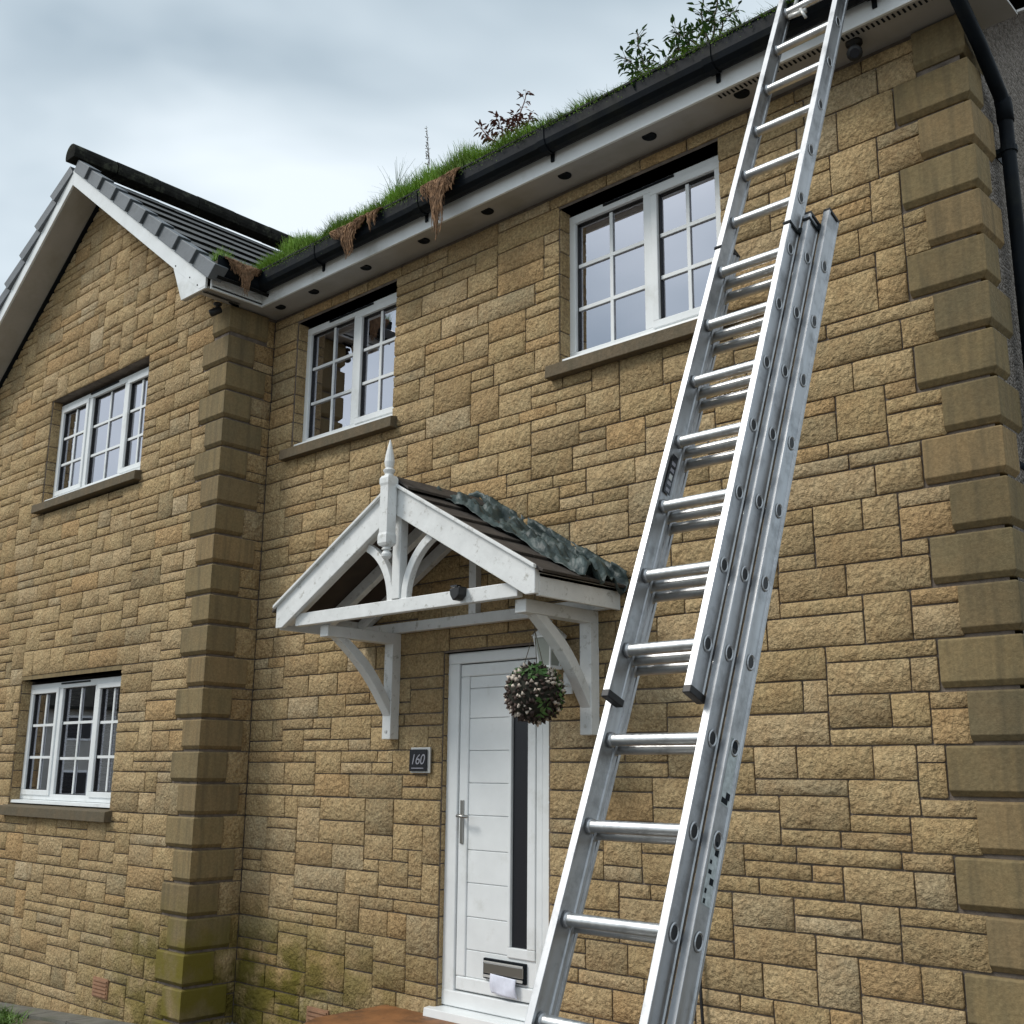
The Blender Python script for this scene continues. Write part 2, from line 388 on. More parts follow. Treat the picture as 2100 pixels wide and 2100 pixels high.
def stone_geo(wd, ht, seed, rough=1.0):
    rr = random.Random(seed)
    nx = max(3, min(6, int(wd/.07)+2)); nz = 4 if ht < .16 else 5
    vs = []; fs = []
    for j in range(nz):
        for i in range(nx):
            u = i/(nx-1); v_ = j/(nz-1)
            ed = i in (0, nx-1) or j in (0, nz-1)
            if i == 1: u = rr.uniform(.006, .014)/wd
            if i == nx-2: u = 1-rr.uniform(.006, .014)/wd
            if j == 1: v_ = rr.uniform(.005, .013)/ht
            if j == nz-2 and j > 1: v_ = 1-rr.uniform(.005, .012)/ht
            x = (u-.5)*wd; z = (v_-.5)*ht
            if ed:
                y = rr.uniform(-.002, .003); x += rr.uniform(-.002, .002); z += rr.uniform(-.002, .002)
                if i in (0, nx-1) and j in (0, nz-1): x *= .992; z *= .985
            else:
                y = -rr.uniform(.003, .0085)*rough; x += rr.uniform(-.003, .003); z += rr.uniform(-.002, .002)
            vs.append((x, y, z))
    for j in range(nz-1):
        for i in range(nx-1):
            a = j*nx+i; fs.append((a, a+1, a+nx+1, a+nx) if rr.random() < .5 else (a, a+1, a+nx+1, a+nx))
    ring = [i for i in range(nx)]+[j*nx+nx-1 for j in range(1, nz)]+[(nz-1)*nx+i for i in range(nx-2, -1, -1)]+[j*nx for j in range(nz-2, 0, -1)]
    k = len(vs)
    n = len(ring)
    for a in ring: vs.append(vs[a])
    for a in ring: vs.append((vs[a][0], .020, vs[a][2]))
    for a in range(n): b_ = (a+1) % n; fs.append((k+b_, k+a, k+n+a, k+n+b_))
    return vs, fs
_scache = {}
def stone_mesh(wd, ht, var):
    key = (round(wd, 3), round(ht, 3), var)
    if key not in _scache:
        vs, fs = stone_geo(wd, ht, hash(key) & 0xffff)
        me = bpy.data.meshes.new('stone'); me.from_pydata(vs, [], fs); me.materials.append(M['stone'])
        me.polygons.foreach_set('use_smooth', [True]*len(fs)); me.update(); _scache[key] = me
    return _scache[key]

J = .0043                            # half joint
stones = []                          # (wall, centre, width, height, variant)
def in_op(ops, x, z, snap=.02):
    for a in ops.values():
        if a[0]-.004 < x < a[1]+.004 and a[2] < z < a[3]: return True
    return False
def quoin_k(z): return int(math.floor((ZT-z)/.225))          # course counted down from the eaves
def q_len(k): return .34 if k % 2 else .228
def blk_main(x, z):
    if in_op(OP_MAIN, x, z): return True
    if x > W-q_len(quoin_k(z)) : return True
    return False
def blk_wing(x, z):
    if in_op(OP_WING, x, z): return True
    if z > 6.93-RAKE*abs(x-RX)+.06: return True
    k = quoin_k(z)
    if z < ZT and (x > -q_len(k) or x < WL+q_len(k)): return True
    return False
ZB = ZT-26*.225                      # below ground
for a in tile_wall(0, W-.023, ZB, ZT, blk_main, 11): stones.append(('main', a))
for a in tile_wall(WL-.0+.01, 0, ZB, ZT+27*ROW, blk_wing, 23): stones.append(('wing', a))
for k in range(0, 26):               # filling of the wing's return between quoin and inner corner
    z1 = ZT-k*.225; ln = .34 if k % 2 == 0 else .228
    rest = D-ln
    sp = R.choice(([3], [1, 2], [2, 1], [3], [1, 2]))
    zz = z1-.225
    for h in sp:
        stones.append(('return', (-D+ln, 0, zz, zz+h*ROW))); zz += h*ROW

main_wall = None
def wall_sheet(name, x0, x1, z0, z1, y, ops, parent, depth=.26, top=None):
    xs = sorted({x0, x1, *[v for o in ops.values() for v in o[:2]]}); zs = sorted({z0, z1, *[v for o in ops.values() for v in o[2:]]})
    q = MB()
    for i in range(len(xs)-1):
        for j in range(len(zs)-1):
            xc = (xs[i]+xs[i+1])/2; zc = (zs[j]+zs[j+1])/2
            if any(o[0] < xc < o[1] and o[2] < zc < o[3] for o in ops.values()): continue
            q.add([(xs[i], y, zs[j]), (xs[i+1], y, zs[j]), (xs[i+1], y, zs[j+1]), (xs[i], y, zs[j+1])], [(0, 1, 2, 3)])
    for a, b_, c, d_ in ops.values():
        q.add([(a, y, c), (a, y, d_), (a, y+depth, d_), (a, y+depth, c)], [(0, 1, 2, 3)])
        q.add([(b_, y, c), (b_, y+depth, c), (b_, y+depth, d_), (b_, y, d_)], [(0, 1, 2, 3)])
        q.add([(a, y, d_), (b_, y, d_), (b_, y+depth, d_), (a, y+depth, d_)], [(0, 1, 2, 3)])
        q.add([(a, y, c), (a, y+depth, c), (b_, y+depth, c), (b_, y, c)], [(0, 1, 2, 3)])
    if top: q.add([(p[0], y, p[1]) for p in top], [tuple(range(len(top)))])
    return q.build(name, 'mortar', parent, fix=False)
main_wall = wall_sheet('main_wall', 0, W-.02, ZB, ZT+.3, .009, OP_MAIN, house)
wing_wall = wall_sheet('wing_wall', WL+.02, -.02, ZB, ZT, -D+.009, OP_WING, house, top=[(WL+.02, ZT), (-.02, ZT), (-.02, 5.2), (RX, 7.0), (WL+.02, 5.2)])
q = MB(); q.add([(-.007, -D+.007, ZB), (-.007, .01, ZB), (-.007, .01, ZT+.25), (-.007, -D+.007, ZT+.25)], [(0, 1, 2, 3)])
return_wall = q.build('return_wall', 'mortar', house, fix=False)

# ---- stones as objects (largest in view) and the rest
def vis_area(kind, a):
    if kind == 'main': P = [(x, 0, z) for x in a[:2] for z in a[2:]]
    elif kind == 'wing': P = [(x, -D, z) for x in a[:2] for z in a[2:]]
    else: P = [(0, y, z) for y in a[:2] for z in a[2:]]
    uv = [pix(p) for p in P]; cx = sum(u[0] for u in uv)/4; cy = sum(u[1] for u in uv)/4
    if not (0 < cx < 1024 and 0 < cy < 1024): return 0
    p0, p1, p2, p3 = uv
    ar = abs((p3[0]-p0[0])*(p2[1]-p1[1])-(p3[1]-p0[1])*(p2[0]-p1[0]))/2
    if kind == 'main' and 0 < cx and 560 < cx < 860 and abs(cx-(560+ (1024-cy)*.30)) < 55: ar *= .5     # mostly behind the ladder
    return ar
order = sorted(range(len(stones)), key=lambda i: -vis_area(*stones[i]))
single = set(order[:300])
rest = {'main': MB(), 'wing': MB(), 'return': MB()}
wallof = {'main': main_wall, 'wing': wing_wall, 'return': return_wall}
for i, (kind, a) in enumerate(stones):
    wd = a[1]-a[0]-2*J; ht = a[3]-a[2]-2*J
    if wd < .012: continue
    cx = (a[0]+a[1])/2; cz = (a[2]+a[3])/2
    if i in single:
        o = bpy.data.objects.new('stone', stone_mesh(wd, ht, i % 3))
        if kind == 'return': o.location = (0, cx, cz); o.rotation_euler.z = rad(90)
        else: o.location = (cx, 0 if kind == 'main' else -D, cz)
        if kind != 'return' and i % 2: pass
        link(o, wallof[kind])
    else:
        vs, fs = stone_geo(wd, ht, i*17)
        if kind == 'return': vs = [(-y, cx+x, cz+z) for x, y, z in vs]
        else: vs = [(cx+x, y+(0 if kind == 'main' else -D), cz+z) for x, y, z in vs]
        rest[kind].add(vs, fs)
for kind in rest:
    o = rest[kind].build('stone_infill', 'stone', wallof[kind], smooth=True, fix=False); o['kind'] = 'stuff'
print('stones', len(stones), 'single', len(single))

# ---- quoins: a chamfered L block at each course of a corner
def quoin(parent, cx, cy, sx, k, fl, sl, z1, ht=.207, proud=.021, ch=.016):
    """corner at (cx, cy), front faces -y, side faces sx*x; fl front length, sl side length"""
    z0 = z1-ht
    def ring(p, z):
        return [(cx-sx*fl, cy-p, z), (cx+sx*p, cy-p, z), (cx+sx*p, cy+sl, z), (cx+sx*p-sx*.09, cy+sl, z), (cx+sx*p-sx*.09, cy+.06, z), (cx-sx*fl, cy+.06, z)]
    j = R.uniform(-.0025, .0025)
    rings = [ring(proud-ch-.006, z0), ring(proud+j, z0+ch*1.55), ring(proud+j, z1-ch*.5), ring(proud-ch*.7, z1)]
    vs = [p for r_ in rings for p in r_]; fs = []
    for a in range(3):
        for b_ in range(6): fs.append((a*6+b_, a*6+(b_+1) % 6, (a+1)*6+(b_+1) % 6, (a+1)*6+b_))
    fs += [(5, 4, 3, 2, 1, 0), (18, 19, 20, 21, 22, 23)]
    q = MB(); q.add(vs, fs); o = q.build('quoin', 'quoin', parent, bevel=.003)
    return o
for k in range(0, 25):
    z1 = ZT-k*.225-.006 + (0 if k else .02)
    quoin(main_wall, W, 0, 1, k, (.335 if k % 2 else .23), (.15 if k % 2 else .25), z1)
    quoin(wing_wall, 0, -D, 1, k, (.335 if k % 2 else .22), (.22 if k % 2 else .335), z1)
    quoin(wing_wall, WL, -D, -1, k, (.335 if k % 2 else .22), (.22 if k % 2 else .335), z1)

# ---- jamb stones inside the openings
for wname, ops, y, wall in (('main', OP_MAIN, 0, main_wall), ('wing', OP_WING, -D, wing_wall)):
    for nm, (a, b_, c, d_) in ops.items():
        dp = .045 if nm == 'door' else .10
        for side in (0, 1):
            z = c if nm != 'door' else .12
            while z < d_-.02:
                h = R.choice((.075, .15, .15, .225)); h = min(h, d_-z)
                q = MB(); q.box(a-.006 if side == 0 else b_+.002, a-.002 if side == 0 else b_+.006, y+.014, y+dp, z+.004, z+h-.004)
                q.v = [(x+(.010 if side == 0 else -.010)*(1 if 0.02 < 1 else 0)*(1 if (x > a-.004 and side == 0) or (x < b_+.004 and side == 1) else 0), yy, zz) for x, yy, zz in q.v]
                q.build('jamb_stone', 'stone', wall, bevel=.003)
                z += h
# lintels over the openings; steel ones blackened to paint shade under the heads
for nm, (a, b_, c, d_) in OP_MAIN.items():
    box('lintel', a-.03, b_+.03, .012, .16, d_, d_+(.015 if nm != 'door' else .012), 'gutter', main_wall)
for nm, (a, b_, c, d_) in OP_WING.items():
    if nm == 'dwin': box('lintel', a, b_, -D+.002, -D+.16, d_, 2.358, 'quoin', wing_wall)

# ---- air bricks
def air_brick(x, z, y, wall):
    q = MB(); q.box(x-.11, x+.11, y-.004, y+.02, z-.068, z+.068)
    for i in range(5):
        zz = z-.05+i*.025; q.box(x-.10, x+.10, y-.012, y-.002, zz-.006, zz+.006)
    q.build('air_brick', 'terracotta', wall)
air_brick(-1.10, -.02, -D-.012, wing_wall)
air_brick(.965, .0, -.012, main_wall)

# ---- gable end of the house in roughcast
q = MB()
MS = .694
def msz(y): return 5.201+MS*(y-.353)
q.add([(W, .05, ZB), (W, 7.8, ZB), (W, 7.8, 5.0), (W, 4.0, msz(4.0)), (W, .05, msz(.05))], [(0, 1, 2, 3, 4)])
side_wall = q.build('side_wall', 'render', house, fix=False)
# back and left walls close the volume
q = MB(); q.add([(WL+.02, 7.8, ZB), (W, 7.8, ZB), (W, 7.8, 5.1), (WL+.02, 7.8, 5.1)], [(3, 2, 1, 0)])
q.add([(WL+.02, -D, ZB), (WL+.02, 7.8, ZB), (WL+.02, 7.8, 5.1), (WL+.02, -D, 5.1)], [(3, 2, 1, 0)])
q.build('rear_wall', 'render', house, fix=False)

# ---------------------------------------------------------------- windows
def window(name, x0, x1, z0, z1, y, splits, sashes, parent, label, sill_over=.06, curtain=None, room=1.2):
    """y: outer face of the frame; splits: mullion centres; sashes: which lights open"""
    wroot = MB(); fr = .05
    wroot.box(x0, x1, y, y+.07, z1-.055, z1); wroot.box(x0, x1, y, y+.07, z0, z0+fr)
    wroot.box(x0, x0+fr, y+.001, y+.07, z0+fr, z1-.055); wroot.box(x1-fr, x1, y+.001, y+.07, z0+fr, z1-.055)
    for s in splits: wroot.box(s-.036, s+.036, y+.001, y+.07, z0+fr, z1-.055)
    win = wroot.build('window', 'upvc', parent, bevel=.004); win['label'] = label
    edges = [x0+fr]+[v for s in splits for v in (s-.036, s+.036)]+[x1-fr]
    for i in range(len(splits)+1):
        a, b_ = edges[2*i], edges[2*i+1]; c, d_ = z0+fr, z1-.055; yo = y+.02
        if sashes[i]:
            s = .044; q = MB(); yo = y-.012
            a -= .012; b_ += .012; c -= .012; d_ += .012
            q.box(a, b_, yo, yo+.05, d_-s, d_); q.box(a, b_, yo, yo+.05, c, c+s); q.box(a, a+s, yo+.001, yo+.05, c+s, d_-s); q.box(b_-s, b_, yo+.001, yo+.05, c+s, d_-s)
            q.build('sash', 'upvc', win, bevel=.004)
            a += s; b_ -= s; c += s; d_ -= s; yo += .018
        q = MB(); q.add([(a, yo+.02, c), (b_, yo+.02, c), (b_, yo+.02, d_), (a, yo+.02, d_)], [(0, 1, 2, 3)]); q.build('pane', 'glass', win, fix=False)
        xm = (a+b_)/2; q = MB(); q.box(xm-.011, xm+.011, yo+.008, yo+.017, c, d_); q.build('glazing_bar', 'upvc', win)
        for f in (1/3, 2/3):
            zz = c+(d_-c)*f; q = MB(); q.box(a, b_, yo+.007, yo+.0175, zz-.011, zz+.011); q.build('glazing_bar', 'upvc', win)
        # black seal round the glass
        q = MB(); g_ = .006
        q.box(a, a+g_, yo+.004, yo+.019, c, d_); q.box(b_-g_, b_, yo+.004, yo+.019, c, d_); q.box(a+g_, b_-g_, yo+.004, yo+.019, d_-g_, d_); q.box(a+g_, b_-g_, yo+.004, yo+.019, c, c+g_)
        q.build('seal', 'black', win)
    # plastic drip and stone sill
    q = MB(); q.prism([(y+.05, z0), (y-.075, z0-.006), (y-.078, z0-.030), (y-.06, z0-.030), (y+.05, z0-.018)], 'x', x0-.006, x1+.006); q.build('sub_sill', 'upvc', win)
    yw = y-.10
    q = MB(); q.prism([(yw+.10, z0-.03), (yw-.058, z0-.058), (yw-.062, z0-.135), (yw+.02, z0-.135), (yw+.10, z0-.135)], 'x', x0-sill_over, x1+sill_over); q.build('sill', 'dark_sill', win, bevel=.004)
    # trickle vent in the head
    xm = (x0+x1)/2; q = MB(); q.box(xm-.30, xm+.22, y-.008, y+.002, z1-.022, z1-.008); q.build('trickle_vent', 'gutter', win)
    # room behind
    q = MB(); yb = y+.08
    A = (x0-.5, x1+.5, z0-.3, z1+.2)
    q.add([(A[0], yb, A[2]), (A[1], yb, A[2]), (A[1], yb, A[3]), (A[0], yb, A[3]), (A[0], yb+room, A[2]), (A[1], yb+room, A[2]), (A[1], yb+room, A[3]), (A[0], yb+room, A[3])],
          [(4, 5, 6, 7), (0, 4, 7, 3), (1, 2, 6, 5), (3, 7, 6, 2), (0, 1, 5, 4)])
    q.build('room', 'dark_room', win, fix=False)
    if curtain:
        for (ca, cb, amp, yy) in curtain:
            q = MB(); n = max(10, int((cb-ca)/.012)); vs = []; fs = []
            for i in range(n+1):
                x = ca+(cb-ca)*i/n; d_ = amp*math.sin(x*2*math.pi/.07+.8*math.sin(x*9))
                vs += [(x, yb+yy+d_, z0-.02), (x, yb+yy+d_*.7, z1)]
            fs = [(2*i, 2*i+2, 2*i+3, 2*i+1) for i in range(n)]
            q.add(vs, fs); q.build('curtain', 'curtain', win, smooth=True, fix=False)
    return win
wR = window('window', 3.0, 4.153, 3.985, 4.945, .095, [3.607], [0, 1], house, 'upper right white casement window beside the ladder')
wL = window('window', .307, 1.478, 3.985, 4.945, .095, [.925], [0, 1], house, 'narrow upper white window next to the inner corner')
wU = window('window', -3.043, -1.242, 4.01, 4.955, -D+.095, [-2.44, -1.77], [1, 0, 1], house, 'upper three-light white window in the gable wing', curtain=[(-2.70, -1.22, .010, .018)])
wD = window('window', -3.053, -1.232, 1.29, 2.29, -D+.095, [-2.45, -1.79], [1, 0, 1], house, 'ground floor three-light white window in the gable wing')
# blinds in the lower window: slats one above another
q = MB()
for i in range(24):
    z = 1.33+i*.038
    for a, b_ in ((-2.2, -1.83), (-1.6, -1.26), (-2.72, -2.5)):
        q.box(a, b_, -D+.28, -D+.31, z, z+.012)
q.build('blind', 'curtain', wD)
q = MB(); q.box(-2.37, -2.18, -D+.26, -D+.30, 1.3, 2.3); q.box(-1.72, -1.62, -D+.26, -D+.30, 1.3, 2.3); q.build('curtain', 'curtain', wD)
# a frosted bottle standing on the inner ledge of the left main window
q = MB(); q.lathe((.62, .24, 3.99), [(.0, 0), (.035, 0), (.037, .10), (.03, .13), (.014, .15), (.014, .18), (0, .18)], 12)
o = q.build('bottle', 'bottle', smooth=True); tag(o, 'pale bottle standing inside the narrow upper window', 'bottle')

# ---------------------------------------------------------------- eaves: soffit, fascia, gutter
FX, FY = .165, -.25                  # fascia faces: wing eave and main eave
XR = W+.20
q = MB()
q.box(FX-.02, XR, FY+.018, .02, 5.082, 5.095)
q.box(-.02, FX-.001, -.69, .02, 5.084, 5.097); q.box(W+.003, XR-.002, .021, .205, 5.083, 5.096)
q.box(FX-.021, FX, -.69, FY+.018, 5.083, 5.096)
soff = q.build('soffit', 'soffit', house)
q = MB(); q.box(FX+.02, XR, FY+.02, FY+.075, 5.070, 5.0815); q.build('soffit_trim', 'soffit', soff, bevel=.002)
for (x, y) in ((4.395, -.135), (3.791, -.135), (3.161, -.135), (2.507, -.135), (1.902, -.135), (1.287, -.135), (.675, -.135), (.25, -.135)):
    q = MB(); q.lathe((x, y, 5.0815), [(0, -.003), (.030, -.003), (.038, -.008), (.043, -.004), (.043, .002)], 16); q.build('soffit_vent', 'gutter', soff, smooth=True)
q = MB()
for i in range(46):
    x = 4.30+i*.026; q.box(x, x+.009, FY+.03, FY+.062, 5.066, 5.0702)
q.build('vent_slots', 'gutter', soff)
# fascia
q = MB(); q.box(FX, XR, FY, FY+.018, 5.068, 5.27); fas = q.build('fascia', 'upvc', house, bevel=.003)
q = MB(); q.box(FX-.018, FX, -.70, FY+.017, 5.068, 5.27); q.build('fascia', 'upvc', house, bevel=.003)
# gutter, swept round the inner corner: profile (offset from fascia, z)
prof = [(.004, 5.285), (.004, 5.19), (.016, 5.166), (.045, 5.152), (.075, 5.155), (.104, 5.174), (.116, 5.205), (.120, 5.285), (.126, 5.292), (.126, 5.278), (.114, 5.277), (.110, 5.21), (.098, 5.184), (.072, 5.164), (.045, 5.161), (.020, 5.174), (.010, 5.195), (.010, 5.285)]
n = len(prof); vs = []; fs = []
for st in ('end', 'corner', 'wing'):
    for o_, z in prof:
        if st == 'end': vs.append((XR+.02, FY-o_, z))
        elif st == 'corner': vs.append((FX+o_, FY-o_, z))
        else: vs.append((FX+o_, -.73, z))
for a in range(2):
    for k in range(n): fs.append((a*n+k, a*n+(k+1) % n, (a+1)*n+(k+1) % n, (a+1)*n+k))
fs += [tuple(range(n)), tuple(range(3*n-1, 2*n-1, -1))]
q = MB(); q.add(vs, fs); gut = q.build('gutter', 'gutter', house)
# silt lying in the gutter
q = MB(); q.box(FX+.02, XR, FY-.104, FY-.014, 5.205, 5.262); q.box(FX+.014, FX+.104, -.72, FY-.106, 5.205, 5.261); q.build('gutter_silt', 'soil', gut)
for x in (.95, 2.06, 3.17, 4.33, 5.2):
    q = MB(); pr = [(o_+(.006 if o_ > .05 else 0), z-(.008 if z < 5.17 else 0)) for o_, z in prof[:8]]+[(.10, 5.19), (.045, 5.16), (.006, 5.2)]
    q.prism([(FY-o_, z) for o_, z in pr], 'x', x-.028, x+.028); q.build('gutter_bracket', 'gutter', gut, bevel=.002)
    q = MB(); q.box(x-.012, x+.012, FY-.012, FY-.0005, 5.115, 5.18); q.build('gutter_bracket', 'gutter', gut, bevel=.002)
# downpipe with swan neck
q = MB(); xp = W+.062
q.tube([(xp, FY-.06, 5.20), (xp, FY-.06, 5.11), (xp, FY-.02, 5.06), (xp, .05, 4.90), (xp, .27, 4.75), (xp, .31, 4.71), (xp, .313, 4.64), (xp, .313, -.1)], .034, 14)
dp = q.build('downpipe', 'gutter', house, smooth=True)
for (p0, p1) in (((xp, .313, 4.66), (xp, .313, 4.74)), ):
    pass
for z in (4.47, 2.9, 1.3):
    q = MB(); q.tube([(xp, .313, z-.014), (xp, .313, z+.014)], .041, 14); q.box(W-.01, xp-.02, .29, .335, z-.012, z+.012); q.box(W-.004, W+.004, .22, .41, z-.016, z+.016)
    q.build('pipe_clip', 'gutter', dp)
q = MB(); q.tube([(xp, .295, 4.735), (xp, .313, 4.70), (xp, .313, 4.62)], .039, 14); q.build('pipe_socket', 'gutter', dp, smooth=True)

# ---------------------------------------------------------------- roofs
def rz(x, off): return 7.055+off-RAKE*abs(x-RX)
YG = -.712
ang = math.atan(RAKE)
# main roof slab and side verge
q = MB(); y0 = FY-.07
EZ = 5.285
q.add([(FX-3, y0, EZ), (XR+.03, y0, EZ), (XR+.03, 4.0, EZ+MS*(4.0-y0)), (FX-3, 4.0, EZ+MS*(4.0-y0)), (FX-3, 8.2, EZ), (XR+.03, 8.2, EZ)], [(0, 1, 2, 3), (3, 2, 5, 4)])
roof = q.build('main_roof', 'tile', house, fix=False)
sm = roof.modifiers.new('t', 'SOLIDIFY'); sm.thickness = .05; sm.offset = -1
q = MB()
q.add([(W-.01, y, msz(y)+dz) for y in (.19, 4.0) for dz in (0, .012)]+[(XR, y, msz(y)+dz) for y in (.19, 4.0) for dz in (0, .012)], [(0, 2, 6, 4), (1, 5, 7, 3), (0, 4, 5, 1), (2, 3, 7, 6), (4, 6, 7, 5)])
q.build('verge_soffit', 'soffit', house)
# wing roof: bargeboards, rake soffits, tiles
for s in (1, -1):
    X = lambda dx: RX+s*dx
    ex = 2.514
    poly = [(X(0), rz(RX, 0)), (X(ex), rz(RX+ex, 0)), (X(ex), 5.09), (X(2.42), 5.09), (X(0), rz(RX, -.165))]
    q = MB(); q.prism(poly, 'y', YG-.02, YG); q.build('bargeboard', 'upvc', house, bevel=.003)
    q = MB(); q.prism([(X(1.985), rz(RX+1.985, -.13)), (X(ex-.004), 5.12), (X(ex-.004), 5.075), (X(2.17), 5.075)], 'y', YG-.018, YG-.002); eb = q.build('box_end', 'upvc', house, bevel=.002)
    q = MB()
    for (dx, z) in ((2.05, 5.40), (2.28, 5.23), (2.40, 5.13)):
        q.lathe((0, 0, 0), [(0, 0), (.007, .001), (.006, .004), (0, .005)], 8)
        q.v[-32:] = [(X(dx)+a, YG-.0195-c, z+b_) for a, b_, c in q.v[-32:]]
    q.build('screw_cap', 'gutter', eb)
    # sloping soffit under the verge
    o_ = -.170
    q = MB(); pts = [(0, rz(RX, o_)), (2.45, rz(RX+2.45, o_))]
    q.add([(X(dx), y, z+dz) for dx, z in pts for y in (YG+.001, -D+.03) for dz in (0, .012)], [(0, 2, 6, 4), (1, 5, 7, 3), (0, 4, 5, 1), (2, 3, 7, 6)])
    q.build('verge_soffit', 'soffit', house)
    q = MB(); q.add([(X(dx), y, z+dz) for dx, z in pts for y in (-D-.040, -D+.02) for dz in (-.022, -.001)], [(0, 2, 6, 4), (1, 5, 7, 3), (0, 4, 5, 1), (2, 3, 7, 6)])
    q.build('rake_shade_bead', 'gutter', house)  # dark trim bead paints the shadow line where soffit meets wall
    if s < 0:
        q = MB(); q.box(X(ex), X(2.38), YG, .5, 5.078, 5.092); q.box(X(ex)-.018, X(ex), YG, .5, 5.07, 5.25); q.build('eave_box', 'soffit', house)
    else:
        q = MB(); q.box(X(2.17), FX-.02, YG+.001, -.688, 5.076, 5.088); q.build('eave_box', 'soffit', house)
    # roof deck
    y1 = 4.2
    q = MB(); q.add([(X(0), YG, rz(RX, .01)), (X(ex+.05), YG, rz(RX+ex+.05, .01)), (X(ex+.05), y1, rz(RX+ex+.05, .01)), (X(0), y1, rz(RX, .01))], [(0, 1, 2, 3) if s > 0 else (3, 2, 1, 0)])
    deck = q.build('wing_roof', 'tile', house, fix=False)
    # tiles, course by course from the eave up, each lapping the one below
    sl = math.hypot(1, RAKE); nc = 9; pitch = (ex+.07)/nc*sl
    dirv = Vector((s/sl, 0, -RAKE/sl)); nrm = Vector((s*RAKE/sl, 0, 1/sl))
    vs = []; L0, TW, TH = pitch+.07, .328, .028
    prof_t = [(0, 0), (.16, .0), (.327, 0)]
    tv = []
    for end in (0, 1):
        for (yy, h) in prof_t: tv += [(end, yy, h), (end, yy, h-.018)]
    me = None
    ncol = 13 if s > 0 else 2
    for c in range(nc):
        top = Vector((RX, 0, rz(RX, .018)))+dirv*(c*pitch-.02 if c else 0.0)
        for k in range(ncol):
            if me is None:
                mv = []; mf = []; npf = len(prof_t)
                for (t_, lift) in ((0.0, .002), (L0, .029)):
                    for (yy, h) in prof_t:
                        for dh in (0, -.026):
                            p = dirv*t_+nrm*(lift+h+dh); mv.append((p.x, yy, p.z))
                for i in range(npf-1):
                    a = 2*i; b0 = 2*npf+2*i
                    mf += [(a, a+2, b0+2, b0), (a+1, b0+1, b0+3, a+3), (b0, b0+2, b0+3, b0+1)]
                mf += [(0, 2*npf, 2*npf+1, 1), (2*npf-2, 2*npf-1, 4*npf-1, 4*npf-2)]
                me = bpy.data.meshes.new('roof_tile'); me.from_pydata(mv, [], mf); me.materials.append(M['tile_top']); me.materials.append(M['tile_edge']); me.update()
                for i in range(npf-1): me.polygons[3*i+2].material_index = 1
                bm = bmesh.new(); bm.from_mesh(me); bmesh.ops.recalc_face_normals(bm, faces=bm.faces); bm.to_mesh(me); bm.free()
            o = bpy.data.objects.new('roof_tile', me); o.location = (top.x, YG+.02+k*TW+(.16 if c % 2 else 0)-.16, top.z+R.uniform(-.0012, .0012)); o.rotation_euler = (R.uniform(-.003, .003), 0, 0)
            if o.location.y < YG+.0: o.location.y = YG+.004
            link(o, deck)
    # verge units: grey cloaks hanging over the barge
    for c in range(nc):
        t0 = c*pitch; q = MB()
        p0 = Vector((RX, 0, rz(RX, .0)))+dirv*(t0+.03)
        vv = []
        for y in (0, YG+.06):
            for (t_, h) in ((0, -.018), (pitch-.004, -.006), (pitch+.022, .118), (0, .098)):
                p = p0+dirv*t_+nrm*h; vv.append((p.x, y if y else (YG-.030 if t_ == 0 else YG-.058), p.z))
        q.add(vv, [(0, 1, 2, 3), (7, 6, 5, 4), (0, 4, 5, 1), (1, 5, 6, 2), (2, 6, 7, 3), (3, 7, 4, 0)])
        q.build('verge_tile', 'verge', deck, bevel=.005)
# ridge tiles
for i in range(10):
    y = YG-.075+i*.44
    q = MB(); pr = []
    rr_ = .098+(.003 if i % 2 else 0)
    outer = [(RX+rr_*1.0*math.cos(rad(a)), rz(RX, .135)+rr_*1.05*math.sin(rad(a))) for a in range(-32, 213, 20)]
    inner = [(RX+(rr_-.018)*math.cos(rad(a)), rz(RX, .115)+(rr_-.018)*1.05*math.sin(rad(a))) for a in range(205, -26, -21)]
    if i == 0: q.prism(outer, 'y', y, y+.43)
    else: q.prism(outer, 'y', y, y+.437)
    q.build('ridge_tile', 'tile', house, bevel=.004)

# ---------------------------------------------------------------- door
DY = .05
q = MB(); fx0, fx1, fz0, fz1 = 2.052, 2.913, .235, 2.272
q.box(fx0, fx1, DY-.01, DY+.06, fz1-.068, fz1); q.box(fx0, fx0+.10, DY-.009, DY+.06, fz0+.04, fz1-.068); q.box(fx1-.075, fx1, DY-.009, DY+.06, fz0+.04, fz1-.068); q.box(fx0, fx1, DY-.011, DY+.06, fz0, fz0+.085)
door = q.build('door', 'upvc', house, bevel=.006); door['label'] = 'white front door with a tall dark glazed strip'
q = MB(); q.prism([(DY+.05, .235), (DY-.10, .222), (DY-.105, .175), (DY+.05, .175)], 'x', 2.0, 2.95); q.build('threshold', 'upvc', door, bevel=.004)
lx0, lx1, lz0, lz1 = 2.158, 2.832, .328, 2.198
q = MB()
s = .075                              # stile and rail of the leaf, moulded round a recessed field
q.box(lx0, lx1, DY, DY+.05, lz1-s, lz1); q.box(lx0, lx1, DY, DY+.05, lz0, lz0+s); q.box(lx0, lx0+s, DY+.0005, DY+.05, lz0+s, lz1-s); q.box(lx1-.05, lx1, DY+.0005, DY+.05, lz0+s, lz1-s)
leaf = q.build('leaf', 'upvc', door, bevel=.008)
